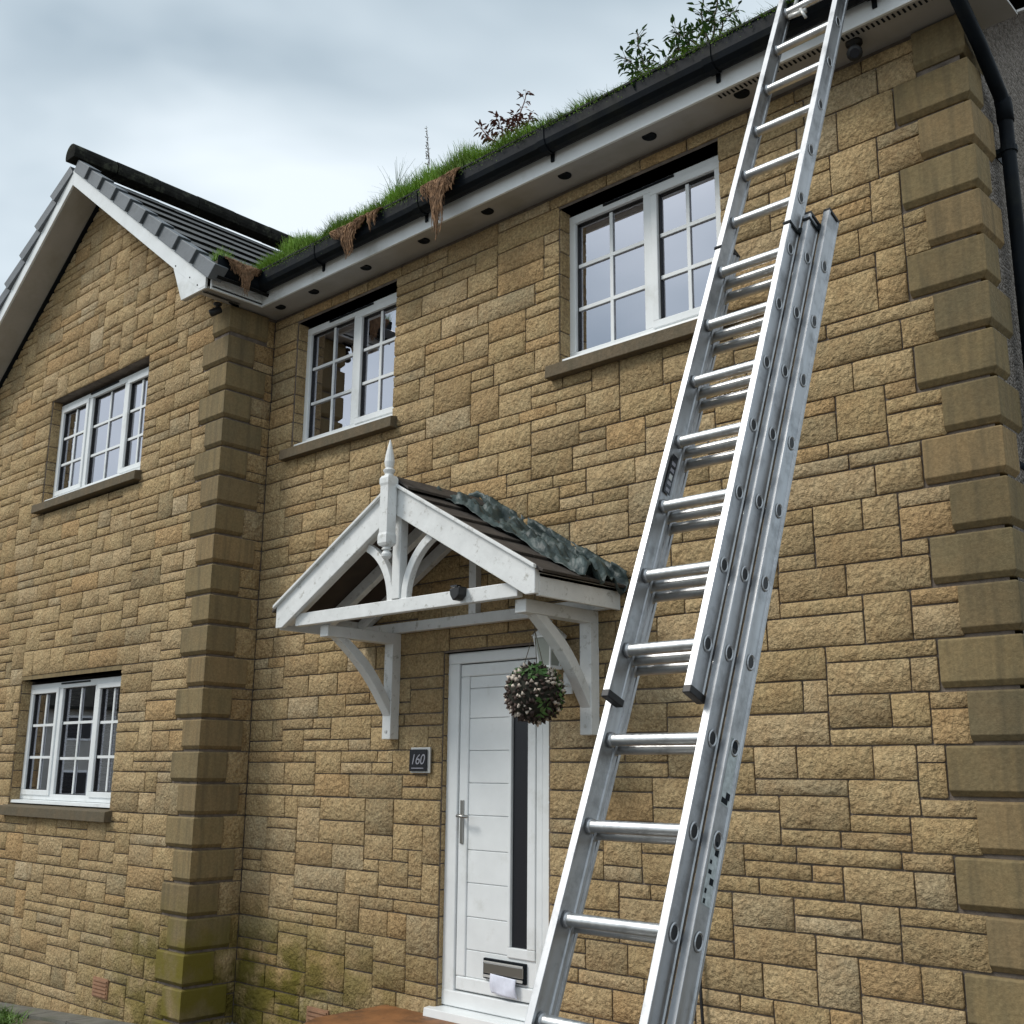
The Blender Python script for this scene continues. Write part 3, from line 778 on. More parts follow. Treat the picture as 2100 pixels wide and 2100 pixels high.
# field boards, separated by the routed grooves
gs = [lz0+s]+[.553, .733, .921, 1.106, 1.304, 1.490, 1.679, 1.871, 2.05]+[lz1-s]
for i in range(len(gs)-1):
    b_ = box('board', lx0+s, 2.565 if i else lx1-.05, DY+.010, DY+.05, gs[i]+.0018, gs[i+1]-.0018, 'upvc', door, bevel=.003)
box('backing', lx0+.02, lx1-.02, DY+.022, DY+.055, lz0+.02, lz1-.02, 'upvc', door)
q = MB(); ga, gb, gc, gd = 2.588, 2.716, .600, 2.06
q.box(ga-.022, gb+.06, DY+.0002, DY+.04, gc-.055, gc); q.box(ga-.022, gb+.06, DY+.0002, DY+.04, gd, gd+.04); q.box(ga-.022, ga, DY-.001, DY+.04, gc, gd); q.box(gb, gb+.06, DY-.001, DY+.04, gc, gd)
q.build('glazing_frame', 'upvc', door, bevel=.005)
q = MB(); q.add([(ga, DY+.018, gc), (gb, DY+.018, gc), (gb, DY+.018, gd), (ga, DY+.018, gd)], [(0, 1, 2, 3)]); q.build('glass', 'plate', door, fix=False)
# handle
q = MB(); q.box(2.178, 2.206, DY-.008, DY+.002, 1.140, 1.392); hb = q.build('handle_plate', 'chrome', door, bevel=.004)
q = MB(); q.tube([(2.19, DY-.005, 1.30), (2.19, DY-.045, 1.30), (2.20, DY-.052, 1.30), (2.285, DY-.052, 1.297)], .009, 8); q.build('handle', 'chrome', door, smooth=True)
# letterbox
q = MB(); q.box(2.388, 2.712, DY-.006, DY+.012, .418, .526); q.build('letterbox', 'gutter', door, bevel=.003)
q = MB(); q.box(2.40, 2.70, DY-.014, DY-.004, .448, .505); q.build('letter_flap', 'chrome', door, bevel=.004)
q = MB(); q.box(2.40, 2.70, DY-.020, DY-.012, .428, .441); q.box(2.40, 2.70, DY-.016, DY-.012, .506, .514); q.build('letterbox_trim', 'silver', door)
# white paper hanging out of the letterbox
n = 10; vs = []; fs = []
for j in range(n+1):
    for i in range(n+1):
        u, v_ = i/n, j/n
        x = 2.462+.195*u+.006*v_; z = .452-.10*v_-.01*u; y = DY-.022-.006*math.sin(v_*3)-.006*math.sin(u*7+v_*4)*v_
        vs.append((x, y, z))
for j in range(n):
    for i in range(n): fs.append((j*(n+1)+i, j*(n+1)+i+1, (j+1)*(n+1)+i+1, (j+1)*(n+1)+i))
o = obj('paper', vs, fs, 'paper', None, True); sl_ = o.modifiers.new('t', 'SOLIDIFY'); sl_.thickness = .0015
tag(o, 'folded white paper hanging from the letterbox of the door', 'paper')
# step
q = MB(); pl = [(1.60, 0.03), (1.60, -.52), (1.64, -.62), (1.72, -.70), (1.84, -.74), (3.25, -.74), (3.37, -.70), (3.45, -.62), (3.48, -.52), (3.48, .03)]
q.prism(pl, 'z', GZ-.12, .178); o = q.build('doorstep', 'step', bevel=.012); tag(o, 'brown stained concrete step in front of the white door', 'doorstep')

# ---------------------------------------------------------------- canopy over the door
CX, CY, CS = 2.343, -.67, .56
def cz(dx, off=0): return 3.173+off-CS*abs(dx)
q = MB(); q.box(1.30, 3.386, -.05, -.002, 2.425, 2.49); canopy = q.build('canopy', 'timber', house, bevel=.003); canopy['label'] = 'white timber gabled canopy over the front door'
for s in (1, -1):
    X = lambda dx: CX+s*dx
    ex = 1.096
    q = MB(); q.prism([(X(.0), cz(0)), (X(ex), cz(ex)+.0), (X(ex), 2.424), (X(1.03), 2.424), (X(.0), cz(0, -.175))], 'y', CY-.032, CY); q.build('bargeboard', 'timber', canopy, bevel=.004)
    q = MB(); q.prism([(X(.0), cz(0)+.014), (X(ex+.012), cz(ex)+.008), (X(ex+.012), cz(ex)-.012), (X(.0), cz(0)-.006)], 'y', CY-.055, CY-.033); q.build('verge_strip', 'timber', canopy, bevel=.003)
    q = MB()                          # eave boards back to the wall
    xa, xb = sorted((X(ex-.022), X(ex))); q.box(xa, xb, CY+.001, -.003, 2.416, 2.535); q.build('eave_board', 'timber', canopy, bevel=.003)
    for y in (CY+.03, -.34, -.06):   # rafters
        q = MB(); q.prism([(X(.02), cz(.02, -.05)), (X(ex-.03), cz(ex-.03, -.05)), (X(ex-.03), cz(ex-.03, -.13)), (X(.02), cz(.02, -.13))], 'y', y, y+.045); q.build('rafter', 'timber', canopy)
    q = MB(); q.prism([(X(0), cz(0, -.03)), (X(ex), cz(ex, -.03)), (X(ex), cz(ex, -.045)), (X(0), cz(0, -.045))], 'y', CY+.004, -.004); deck = q.build('roof_board', 'timber_brown', canopy)
    # roof tiles, five courses of three
    sl = math.hypot(1, CS); dirv = Vector((s/sl, 0, -CS/sl)); nrm = Vector((s*CS/sl, 0, 1/sl)); pitch = 1.135*sl/5
    for c in range(5):
        for k in range(4):
            q = MB(); t0, t1 = c*pitch-.03, (c+1)*pitch
            ya = CY-.03+k*.185+(.0 if c % 2 else .0); yb = min(ya+.182, -.008)
            vv = []
            for (t_, h) in ((t0, .0), (t1, .018)):
                for y in (ya, yb):
                    for dh in (0, .016):
                        p = Vector((CX, 0, cz(0, -.026)))+dirv*t_+nrm*(h+dh); vv.append((p.x, y, p.z))
            q.add(vv, [(0, 2, 6, 4), (1, 5, 7, 3), (0, 1, 3, 2), (4, 6, 7, 5), (0, 4, 5, 1), (2, 3, 7, 6)])
            q.build('roof_tile', 'canopy_tile', canopy, bevel=.003)
    # curved braces
    q = MB(); Rb, cxb, czb = .40, CX+s*.435, 2.50
    pts = []
    for a in range(0, 66, 5): pts.append((cxb-s*Rb*math.cos(rad(a)), czb+Rb*math.sin(rad(a))))
    inn = []
    for a in range(65, -1, -5): inn.append((cxb-s*(Rb-.05)*math.cos(rad(a)), czb+(Rb-.05)*math.sin(rad(a))))
    # swept as separate quads so that the curve stays concave-safe
    no = len(pts); vv = [(x, CY+.012, z) for x, z in pts]+[(x, CY+.012, z) for x, z in inn[::-1]]+[(x, CY+.055, z) for x, z in pts]+[(x, CY+.055, z) for x, z in inn[::-1]]
    ff = []
    for i in range(no-1): ff += [(i, i+1, no+i+1, no+i), (2*no+i, 3*no+i, 3*no+i+1, 2*no+i+1), (i, 2*no+i, 2*no+i+1, i+1), (no+i, no+i+1, 3*no+i+1, 3*no+i)]
    ff += [(0, no, 3*no, 2*no), (no-1, 3*no-1, 4*no-1, 2*no-1)]
    q.add(vv, ff); q.build('curved_brace', 'timber', canopy, bevel=.004)
    # wall brackets
    xb = 1.613 if s < 0 else 3.248
    q = MB(); q.box(xb-.04, xb+.04, -.075, -.002, 1.752, 2.36); q.build('bracket_post', 'timber', canopy, bevel=.004)
    q = MB(); q.box(xb-.039, xb+.039, -.60, -.003, 2.355, 2.424); q.build('bracket_arm', 'timber', canopy, bevel=.004)
    q = MB(); up_ = []; lo_ = []
    for i in range(9):
        t_ = i/8; sg = .034*math.sin(math.pi*t_)
        up_.append((-.075+t_*(-.43+.075)+sg*.72, 1.985+t_*(2.3545-1.985)+sg*.69)); lo_.append((-.075+t_*(-.52+.075)+sg*.72, 1.895+t_*(2.3545-1.895)+sg*.69*(1 if i < 8 else 0)))
    vv = [(x_, y_, z_) for x_ in (xb-.034, xb+.034) for y_, z_ in up_+lo_]; ff = []
    for i in range(8): ff += [(i, i+1, 9+i+1, 9+i), (18+i, 27+i, 27+i+1, 18+i+1), (i, 18+i, 18+i+1, i+1), (9+i, 9+i+1, 27+i+1, 27+i)]
    ff += [(0, 9, 27, 18), (8, 26, 35, 17)]; q.add(vv, ff); q.build('bracket_brace', 'timber', canopy, bevel=.004)
    for z in (1.80, 2.28):
        q = MB(); q.lathe((xb, -.0765, z), [(0, 0), (.011, .0), (.010, .004), (0, .005)], 8); q.v = [(x, -.0765-(zz-z), z+(yy+.0765)) for x, yy, zz in q.v]; q.build('bolt', 'silver', canopy)
q = MB(); q.box(1.40, 3.285, CY+.006, CY+.05, 2.428, 2.506); q.build('tie_beam', 'timber', canopy, bevel=.004)
q = MB(); q.box(CX-.034, CX+.034, CY+.001, CY+.058, 2.507, 3.05); q.build('king_post', 'timber', canopy, bevel=.004)
q = MB(); q.box(CX-.03, CX+.03, -.05, -.004, 2.491, 3.05); q.build('king_post', 'timber', canopy)
q = MB(); q.box(CX-.02, CX+.02, CY+.06, -.06, 3.0, 3.10); q.build('ridge_board', 'timber_brown', canopy)
q = MB(); q.prism([(CX-.12, cz(.12, .02)), (CX, cz(0, .03)), (CX+.12, cz(.12, .02)), (CX+.12, cz(.12, .035)), (CX, cz(0, .05)), (CX-.12, cz(.12, .035))], 'y', CY-.03, -.006); q.build('ridge_cap', 'canopy_tile', canopy)
# finial: square chamfered post with turned ends
fxc, fyc = CX+.006, CY-.078
q = MB(); h = .038
def sq(z, a): return [(fxc-a, fyc-a, z), (fxc+a, fyc-a, z), (fxc+a, fyc+a, z), (fxc-a, fyc+a, z)]
lv = [(2.80, h*.8), (2.815, h), (2.86, h), (2.875, h*.88), (3.15, h*.88), (3.165, h), (3.195, h), (3.21, h*.8)]
vv = [p for z, a in lv for p in sq(z, a)]; ff = [(i*4+k, i*4+(k+1) % 4, (i+1)*4+(k+1) % 4, (i+1)*4+k) for i in range(len(lv)-1) for k in range(4)]+[(3, 2, 1, 0), tuple(range(len(lv)*4-4, len(lv)*4))]
q.add(vv, ff)
q.lathe((fxc, fyc, 3.21), [(.032, 0), (.024, .012), (.034, .028), (.036, .036), (.022, .048), (.026, .06), (.030, .085), (.024, .13), (.012, .185), (.004, .215), (0, .222)], 14)
q.lathe((fxc, fyc, 2.80), [(.034, 0), (.022, -.01), (.030, -.02), (.016, -.026), (.022, -.034), (.030, -.048), (.028, -.062), (.018, -.074), (0, -.08)], 14)
q.build('finial', 'timber', canopy, bevel=0)

# crumpled green membrane laid where the canopy meets the wall
nu, nv = 130, 34; vs = []; fs = []
for i in range(nu+1):
    for j in range(nv+1):
        u = i/nu; v_ = j/nv
        dx = -.06+1.22*u
        wob = noise.noise(Vector((u*7, 0, 3)))*.04
        d_ = v_*(.44+wob)
        if d_ < .06: y = -.022-.02*v_; z = cz(dx)+.03+(.06-d_)*1.1
        else: y = -.04-(d_-.06)*.95; z = cz(dx)+.02
        nn = noise.turbulence(Vector((dx*6.5, d_*9, 1.7)), 4, False)*.085+abs(noise.noise(Vector((dx*15, d_*17, 5))))*.05
        if d_ < .06: y -= nn*.75; z += nn*.3
        else: z += nn*(1 if v_ < .93 else .35); y -= nn*.15
        vs.append((CX+dx, y, z))
for i in range(nu):
    for j in range(nv): a = i*(nv+1)+j; fs.append((a, a+1, a+nv+2, a+nv+1))
o = obj('membrane', vs, fs, 'membrane', None, True); sl_ = o.modifiers.new('t', 'SOLIDIFY'); sl_.thickness = .003
tag(o, 'crumpled dark green membrane along the top of the door canopy', 'membrane')

# ---------------------------------------------------------------- small things on the house
# house number plate
np_ = empty('number_plate', (1.885, -.02, 1.62)); tag(np_, 'dark square house number plate with pale edge left of the door', 'sign')
q = MB(); q.box(1.80, 1.975, -.026, -.012, 1.545, 1.70); q.build('back_plate', 'silver', np_, bevel=.003)
q = MB(); q.box(1.803, 1.955, -.040, -.028, 1.556, 1.688); q.build('face_plate', 'plate', np_, bevel=.002)
for x in (1.82, 1.955):
    for z in (1.562, 1.684): q = MB(); q.tube([(x, -.028, z), (x, -.0262, z)], .006, 8); q.build('standoff', 'silver', np_)
cu = bpy.data.curves.new('number', 'FONT'); cu.body = '160'; cu.size = .088; cu.shear = .25; cu.extrude = .001; cu.align_x = 'CENTER'; cu.space_character = .95
tmp = bpy.data.objects.new('tmp', cu); col.objects.link(tmp); bpy.context.view_layer.update()
me = bpy.data.meshes.new_from_object(tmp.evaluated_get(bpy.context.evaluated_depsgraph_get())); bpy.data.objects.remove(tmp)
me.materials.clear(); me.materials.append(M['ink']); me.transform(Matrix.Translation((1.878, -.0412, 1.598)) @ Matrix.Rotation(rad(90), 4, 'X')); o = bpy.data.objects.new('number', me); link(o, np_)
q = MB(); q.box(1.825, 1.935, -.0415, -.0402, 1.572, 1.577); q.build('line', 'ink', np_)

# wall lantern right of the door
la = empty('wall_lantern', (3.02, -.1, 2.1)); tag(la, 'white wall lantern behind the hanging flower ball', 'lantern')
lx, ly = 3.02, -.11
q = MB(); q.box(3.045, 3.105, -.02, -.002, 1.98, 2.10); q.tube([(3.075, -.02, 2.03), (3.075, -.08, 2.02), (3.06, -.11, 2.05), (lx, ly, 2.10)], .010, 8); q.build('arm', 'upvc', la)
q = MB()
lo, hi = .038, .060
for sx_ in (-1, 1):
    for sy_ in (-1, 1): q.tube([(lx+sx_*lo, ly+sy_*lo, 2.13), (lx+sx_*hi, ly+sy_*hi, 2.285)], .006, 6)
q.box(lx-.05, lx+.05, ly-.05, ly+.05, 2.112, 2.13); q.box(lx-.068, lx+.068, ly-.068, ly+.068, 2.285, 2.297); q.build('cage', 'upvc', la)
q = MB(); a = .072; q.add([(lx-a, ly-a, 2.297), (lx+a, ly-a, 2.297), (lx+a, ly+a, 2.297), (lx-a, ly+a, 2.297), (lx-.02, ly-.02, 2.36), (lx+.02, ly-.02, 2.36), (lx+.02, ly+.02, 2.36), (lx-.02, ly+.02, 2.36)], [(0, 1, 5, 4), (1, 2, 6, 5), (2, 3, 7, 6), (3, 0, 4, 7), (4, 5, 6, 7), (3, 2, 1, 0)]); q.lathe((lx, ly, 2.36), [(.012, 0), (.012, .01), (.018, .022), (0, .035)], 8); q.build('cap', 'upvc', la)
q = MB()
for (sx_, sy_, tx, ty) in ((1, 0, 0, 1), (-1, 0, 0, 1), (0, 1, 1, 0), (0, -1, 1, 0)):
    q.add([(lx+sx_*lo+tx*lo, ly+sy_*lo+ty*lo, 2.13), (lx+sx_*lo-tx*lo, ly+sy_*lo-ty*lo, 2.13), (lx+sx_*hi-tx*hi, ly+sy_*hi-ty*hi, 2.285), (lx+sx_*hi+tx*hi, ly+sy_*hi+ty*hi, 2.285)], [(0, 1, 2, 3)])
q.build('glass', 'lamp_glass', la, fix=False)

# hanging flower ball
BC = Vector((3.125, -.35, 1.962)); BR = .147
fb = empty('flower_ball', BC); tag(fb, 'round ball of pale buds and green leaves hanging before the door', 'ornament')
q = MB(); nb = 16
for i in range(nb+1): pass
q.lathe(BC, [(BR*.97*math.sin(math.pi*i/nb), -BR*.97*math.cos(math.pi*i/nb)) for i in range(nb+1)], 24); q.build('core', 'ball', fb, smooth=True)
buds = MB(); lv_ = MB(); dk = MB(); n = 420
for i in range(n):
    z = 1-2*(i+.5)/n; ph = i*2.39996; d_ = Vector((math.sqrt(1-z*z)*math.cos(ph), math.sqrt(1-z*z)*math.sin(ph), z)); d_ = (d_+Vector((R.uniform(-.08, .08), R.uniform(-.08, .08), R.uniform(-.08, .08)))).normalized()
    a = d_.orthogonal().normalized(); c_ = d_.cross(a); p = BC+d_*BR*R.uniform(.96, 1.08)
    patch = noise.noise(d_*2.1+Vector((3, 1, 7)))
    if patch > .22:
        for k in range(3):
            th = R.uniform(0, 6.28); t_ = a*math.cos(th)+c_*math.sin(th); n2_ = d_.cross(t_)
            lv_.add([p, p+t_*.02+n2_*.008+d_*.006, p+t_*.042+d_*.012, p+t_*.02-n2_*.008+d_*.006], [(0, 1, 2, 3)])
    else:
        s = R.uniform(.010, .018); tgt = buds if R.random() < .40+.25*d_.z else dk
        tgt.add([p+a*s, p-a*s*.5+c_*s*.87, p-a*s*.5-c_*s*.87, p+d_*s*1.3, p-d_*s*.8], [(0, 1, 3), (1, 2, 3), (2, 0, 3), (1, 0, 4), (2, 1, 4), (0, 2, 4)])
o = buds.build('buds', 'bud', fb, smooth=True); o['kind'] = 'stuff'; o = dk.build('dark_buds', 'dark_bud', fb, smooth=True); o['kind'] = 'stuff'; o = lv_.build('leaves', 'leaf', fb, fix=False); o['kind'] = 'stuff'
q = MB()
for a in (0, 2.1, 4.2): q.tube([BC+Vector((math.cos(a)*.07, math.sin(a)*.07, .115)), (BC.x, BC.y, 2.30)], .0022, 5)
q.tube([(BC.x, BC.y, 2.30), (BC.x, BC.y, 2.66)], .0022, 5); q.build('hanging_chain', 'twig', fb)

# black solar light clipped to the canopy beam
so = empty('solar_light', (2.87, CY-.01, 2.44)); tag(so, 'small black solar light clipped to the white canopy beam', 'light')
q = MB(); q.prism([(2.845, 2.505), (2.925, 2.513), (2.918, 2.465), (2.895, 2.445), (2.872, 2.440), (2.852, 2.47)], 'y', CY-.055, CY+.004); q.build('body', 'black', so, bevel=.006)
q = MB(); q.box(2.86, 2.91, CY-.06, CY-.03, 2.512, 2.520); q.build('panel', 'plate', so)
# spotlight / camera under the eaves
def spot(name, c, d, label, s=1.0):
    r_ = empty(name, c); tag(r_, label, 'camera', None)
    c = Vector(c); d = Vector(d).normalized()
    q = MB(); q.lathe((c.x, c.y, 5.08), [(0, 0), (.032*s, 0), (.032*s, -.012), (.012*s, -.02), (.010*s, -.05)], 12); q.build('mount', 'black', r_, smooth=True)
    q = MB(); p0 = c+Vector((0, 0, -.01)); q.tube([p0-d*.035*s, p0-d*.03*s, p0+d*.05*s, p0+d*.06*s], [.018*s, .028*s, .030*s, .026*s], 12); q.build('housing', 'black', r_, smooth=True)
    q = MB(); q.tube([p0+d*.0601*s, p0+d*.063*s], .018*s, 12); q.build('lens', 'plate', r_)
spot('security_camera', (-.06, -.50, 5.03), (-.5, -.8, -.55), 'small black security camera under the soffit at the wing corner')
spot('security_camera', (5.03, -.13, 5.03), (.35, -.8, -.6), 'black security camera under the soffit behind the ladder top', 1.3)
# black cable hanging on the wall behind the ladder
q = MB(); q.tube([(3.90, -.03, .72), (3.905, -.03, .52), (3.925, -.035, .2), (3.93, -.03, -.14)], .008, 6); o = q.build('cable', 'black', smooth=True); tag(o, 'thin black cable hanging down the wall behind the ladder foot', 'cable')

# ---------------------------------------------------------------- the extension ladder
AX, AY, AZ = 4.784, -1.87, 1.809
TH = rad(67.2); LD = Vector((0, math.cos(TH), math.sin(TH))); LN = Vector((0, math.sin(TH), -math.cos(TH)))
WIDE, ST, DEP = .348, .028, .085
lad = empty('ladder', (AX+WIDE/2, -2.6, GZ)); tag(lad, 'tall aluminium three-section extension ladder leaning on the gutter', 'ladder')
def lp(x, s, n): return Vector((AX+x, AY, AZ))+LD*s+LN*n
def stile_geo(L):
    """open channel: two flange lips round a shallow recessed web; local x across, y depth, z along"""
    a = ST; d = DEP; lip = .012; rc = .005
    sec = [(0, 0), (a, 0), (a, lip), (a-rc, lip+.002), (a-rc, d-lip-.002), (a, d-lip), (a, d), (0, d), (0, d-lip), (rc*.6, d-lip-.002), (rc*.6, lip+.002), (0, lip)]
    n = len(sec); vs = [(x, y, z) for z in (0, L) for x, y in sec]
    fs = [tuple(range(n-1, -1, -1)), tuple(range(n, 2*n))]+[(i, (i+1) % n, (i+1) % n+n, i+n) for i in range(n)]
    return vs, fs
rotm = Matrix(((1, 0, 0), (0, LN.y, LD.y), (0, LN.z, LD.z))).to_4x4()
def place(o, x, s, n): 
    o.matrix_world = Matrix.Translation(lp(x, s, n)) @ rotm
def lobj(q, name, material, parent, x, s, n, bevel=0, smooth=False):
    o = q.build(name, material, None, smooth=smooth, bevel=bevel)
    mw = Matrix.Translation(lp(x, s, n)) @ rotm
    o.parent = parent
    o.matrix_parent_inverse = Matrix.Identity(4)
    pm = Matrix.Translation(lad.location) if parent is lad else parent['_mw_'] if False else None
    if parent is lad: o.matrix_basis = Matrix.Translation(lad.location).inverted() @ mw
    return o, mw
SEC = [('fly', 0.0, 4.62, 0.0, 0.0, .179), ('mid', -1.95, 2.16, .038, .070, .179-.2935*7), ('base', -2.0, 2.23, .076, .140, .179-.2935*7)]
RP = .2935
rung_me = None
for nm, s0, s1, de, n0, r0 in SEC:
    stiles = []
    for side in (0, 1):
        x = -de if side == 0 else WIDE+de-ST
        q = MB(); vs, fs = stile_geo(s1-s0); q.add(vs, fs)
        o, mw = lobj(q, 'stile', 'alu', lad, x, s0, n0, bevel=.0015); stiles.append((o, mw))
        # plastic end caps
        for (s_, ln) in ((s0-.012, .026), (s1-.008, .014)):
            q = MB(); q.box(-.0015, ST+.0015, -.0015, DEP+.0015, 0, ln)
            c, mwc = lobj(q, 'end_cap', 'black', None, x, s_, n0, bevel=.003)
            c.parent = o; c.matrix_basis = mw.inverted() @ mwc
    s = r0
    while s < s1-.05:
        if s > s0+.05:
            # rung: rounded D section with flat tread
            q = MB(); sec = [(.021*math.cos(rad(a)), .021*math.sin(rad(a))) for a in range(0, 360, 20)]
            sec = [(max(-.02, y)*1.0, z*.95) for y, z in sec]
            k = len(sec); xx0, xx1 = ST*.5, WIDE+2*de-ST*.5
            q.add([(xx, y, z) for xx in (xx0, xx1) for y, z in sec], [(i, (i+1) % k, (i+1) % k+k, i+k) for i in range(k)])
            o, mw = lobj(q, 'rung', 'alu_rung', lad, -de, s, n0+.043, smooth=True)
            # swaged collars inside, open dark end with bright rim outside
            for side in (0, 1):
                q = MB(); xo = -.0012 if side == 0 else WIDE+2*de+.0012; sg = 1 if side == 0 else -1
                ring = []
                for rr_, dx in ((.0265, 0), (.0225, -.0025), (.0185, 0)):
                    ring.append([(xo+sg*dx if False else xo+sg*(.004+dx), rr_*math.cos(rad(a))*.86, rr_*1.12*math.sin(rad(a))) for a in range(0, 360, 24)])
                k = len(ring[0]); vv = [p for r_ in ring for p in r_]
                ff = [(i*k+j, i*k+(j+1) % k, (i+1)*k+(j+1) % k, (i+1)*k+j) for i in range(2) for j in range(k)]
                q.add(vv, ff, 0); q.add([(p[0]+sg*.0008, p[1], p[2]) for p in ring[2]], [tuple(range(k))], 1)
                c = q.build('rung_end', ['alu', 'black'], None)
                c.parent = o; c.matrix_basis = Matrix.Identity(4)
                q = MB(); xi = ST if side == 0 else WIDE+2*de-ST
                q.tube([(xi, 0, 0), (xi+sg*.012, 0, 0)], [.027, .0225], 14); c = q.build('collar', 'alu', None, smooth=True); c.parent = o; c.matrix_basis = Matrix.Identity(4)
        s += RP
# guide brackets holding one section to the next
for (s_, de, n0, x_in) in ((2.045, 0, 0, 0), (2.115, .038, .070, 0)):
    for side in (0, 1):
        x = -de-.003 if side == 0 else WIDE+de-ST-.003
        q = MB(); q.box(0, ST+.006, -.005, -.001, 0, .012); q.box(ST+.001 if side else -.002, ST+.006 if side else .003, -.004, DEP+.01, 0, .012); q.box(-.006 if side == 0 else ST+.002, .004 if side == 0 else ST+.016, DEP-.022, DEP+.006, 0, .03)
        o, mw = lobj(q, 'guide_bracket', 'gutter', lad, x, s_, n0, bevel=.001)
# stickers on the stiles (flat print)
def sticker(name, label, x, s0, s1, n0, n1, rows, seed):
    rr = random.Random(seed); q = MB(); q.add([(0, n0, s0), (0, n1, s0), (0, n1, s1), (0, n0, s1)], [(0, 1, 2, 3)], 0)
    sgn = .0006 if x > .2 else .0006
    for (a, b_, c, d_, mi) in rows:
        q.add([(sgn, n0+(n1-n0)*a, s0+(s1-s0)*c), (sgn, n0+(n1-n0)*b_, s0+(s1-s0)*c), (sgn, n0+(n1-n0)*b_, s0+(s1-s0)*d_), (sgn, n0+(n1-n0)*a, s0+(s1-s0)*d_)], [(0, 1, 2, 3)], mi)
    o = q.build(name, ['plate', 'ink', 'silver'] if seed == 1 else ['label', 'gutter', 'ink'], None, fix=False)
    o.parent = lad; o.matrix_basis = Matrix.Translation(lad.location).inverted() @ Matrix.Translation(lp(x, 0, 0)) @ rotm
    if label: o['label'] = label
sticker('warning_label', 'dark warning label on the inside of the left stile', ST+.0012, .82, .99, .020, .058, [(.2, .8, .05+.17*i, .14+.17*i, 1) for i in range(5) if i != 2]+[(.25, .75, .36, .5, 2)], 1)
xs_ = WIDE+.076-.005+.0012
rr = random.Random(4)
def marks(n): return [((a := rr.uniform(.05, .5)), a+rr.uniform(.2, .45), (c := i/n+.02), c+rr.uniform(.3, .8)/n, 1) for i in range(n)]
sticker('safety_label', 'worn pale safety label low on the right stile', xs_, -.60, -.40, .158, .207, marks(7), 3)
sticker('safety_label', 'torn safety label with black symbols on the right stile', xs_, -.30, -.09, .158, .207, [(.1, .9, .86, .99, 1), (.3, .5, .75, .82, 1), (.1, .8, .02, .10, 1), (.5, .95, .10, .2, 1)], 5)
# pale tie rod hooked on the top rung in view
q = MB(); q.tube([lp(.085, 3.70, .03), lp(.075, 4.3, .05)], .010, 8); q.tube([lp(.05, 3.66, .045), lp(.14, 3.655, .05)], .013, 8); q.tube([lp(.12, 3.655, .03), lp(.145, 3.60, .055)], .008, 6)
o = q.build('tie_rod', 'silver', None, smooth=True); o.parent = lad; o.matrix_basis = Matrix.Translation(lad.location).inverted()
bpy.context.view_layer.update()

# ---------------------------------------------------------------- what grows in the gutter
def gpt(x, o_=.06): return Vector((x, FY-o_, 5.27))
def blade(q, p, h, lean, wd, seg=3):
    a = R.uniform(0, 6.283); side = Vector((math.cos(a), math.sin(a), 0)); vs = []
    for i in range(seg+1):
        t_ = i/seg; c = p+Vector((lean.x*t_*t_, lean.y*t_*t_, h*t_*(1-.18*t_*lean.length/h if h else 1))); ww = wd*(1-t_*.85)
        vs += [c-side*ww, c+side*ww]
    q.add(vs, [(2*i, 2*i+1, 2*i+3, 2*i+2) for i in range(seg)])
HMAP = [(.17, .05), (.3, .10), (.55, .17), (.76, .20), (.92, .09), (1.0, .09), (1.17, .17), (1.35, .12), (1.48, .10), (1.76, .15), (2.05, .16), (2.25, .18), (2.6, .15), (2.85, .10), (3.1, .10), (3.3, .06), (3.54, .07), (3.75, .04), (3.95, .05), (4.2, .05), (4.5, .035), (5.4, .03)]
def sward(x):                         # height of the sward along the gutter
    for (a, ha), (b_, hb_) in zip(HMAP, HMAP[1:]):
        if a <= x <= b_: return ha+(hb_-ha)*(x-a)/(b_-a)
    return .03
q = MB()
for i in range(34000):
    x = R.uniform(.17, 5.4); h = sward(x)*1.15
    if R.random() > min(1, h/.13)+.03: continue
    hh = h*R.uniform(.35, 1.1)*(.85+.5*noise.noise(Vector((x*5, 2, 0)))); p = gpt(x, R.uniform(.0, .122)); ln = Vector((R.gauss(0, .035), R.gauss(-.015, .035), 0))
    blade(q, p, max(.012, hh), ln, R.uniform(.002, .0048))
for i in range(1300):                 # along the wing's short gutter
    y = R.uniform(-.73, -.33); p = Vector((FX+R.uniform(.01, .12), y, 5.27)); blade(q, p, R.uniform(.03, .10)*(1.2 if y < -.6 else .6), Vector((R.gauss(0, .03), R.gauss(0, .03), 0)), R.uniform(.0014, .003))
o = q.build('gutter_grass', 'grass', fix=False); tag(o, 'bright green grass growing along the black gutter', 'grass', kind='stuff')
# moss spilling over the outer lip
q = MB()
for i in range(2600):
    x = R.uniform(.4, 5.3); h = sward(x)
    if R.random() > .10+h*4: continue
    p = Vector((x, FY-.127-R.uniform(0, .006), 5.288-abs(R.gauss(0, .03)))); s = R.uniform(.003, .008)
    q.add([p+Vector((R.uniform(-1, 1), R.uniform(-.6, .2), R.uniform(-1, 1)))*s for _ in range(4)], [(0, 1, 2), (0, 2, 3), (1, 3, 2), (0, 3, 1)])
o = q.build('gutter_moss', 'moss', fix=False); tag(o, 'green moss clinging to the outside of the gutter', 'moss', kind='stuff')
# spiky grass tuft
q = MB(); p = gpt(1.82)
for i in range(70): blade(q, p+Vector((R.uniform(-.06, .06), R.uniform(-.03, .03), 0)), R.uniform(.17, .38), Vector((R.gauss(0, .13), R.gauss(0, .05), 0)), .0036, 5)
o = q.build('grass_tuft', 'leaf', fix=False); tag(o, 'spiky dark grass tuft beside the tall seed stalk', 'grass')
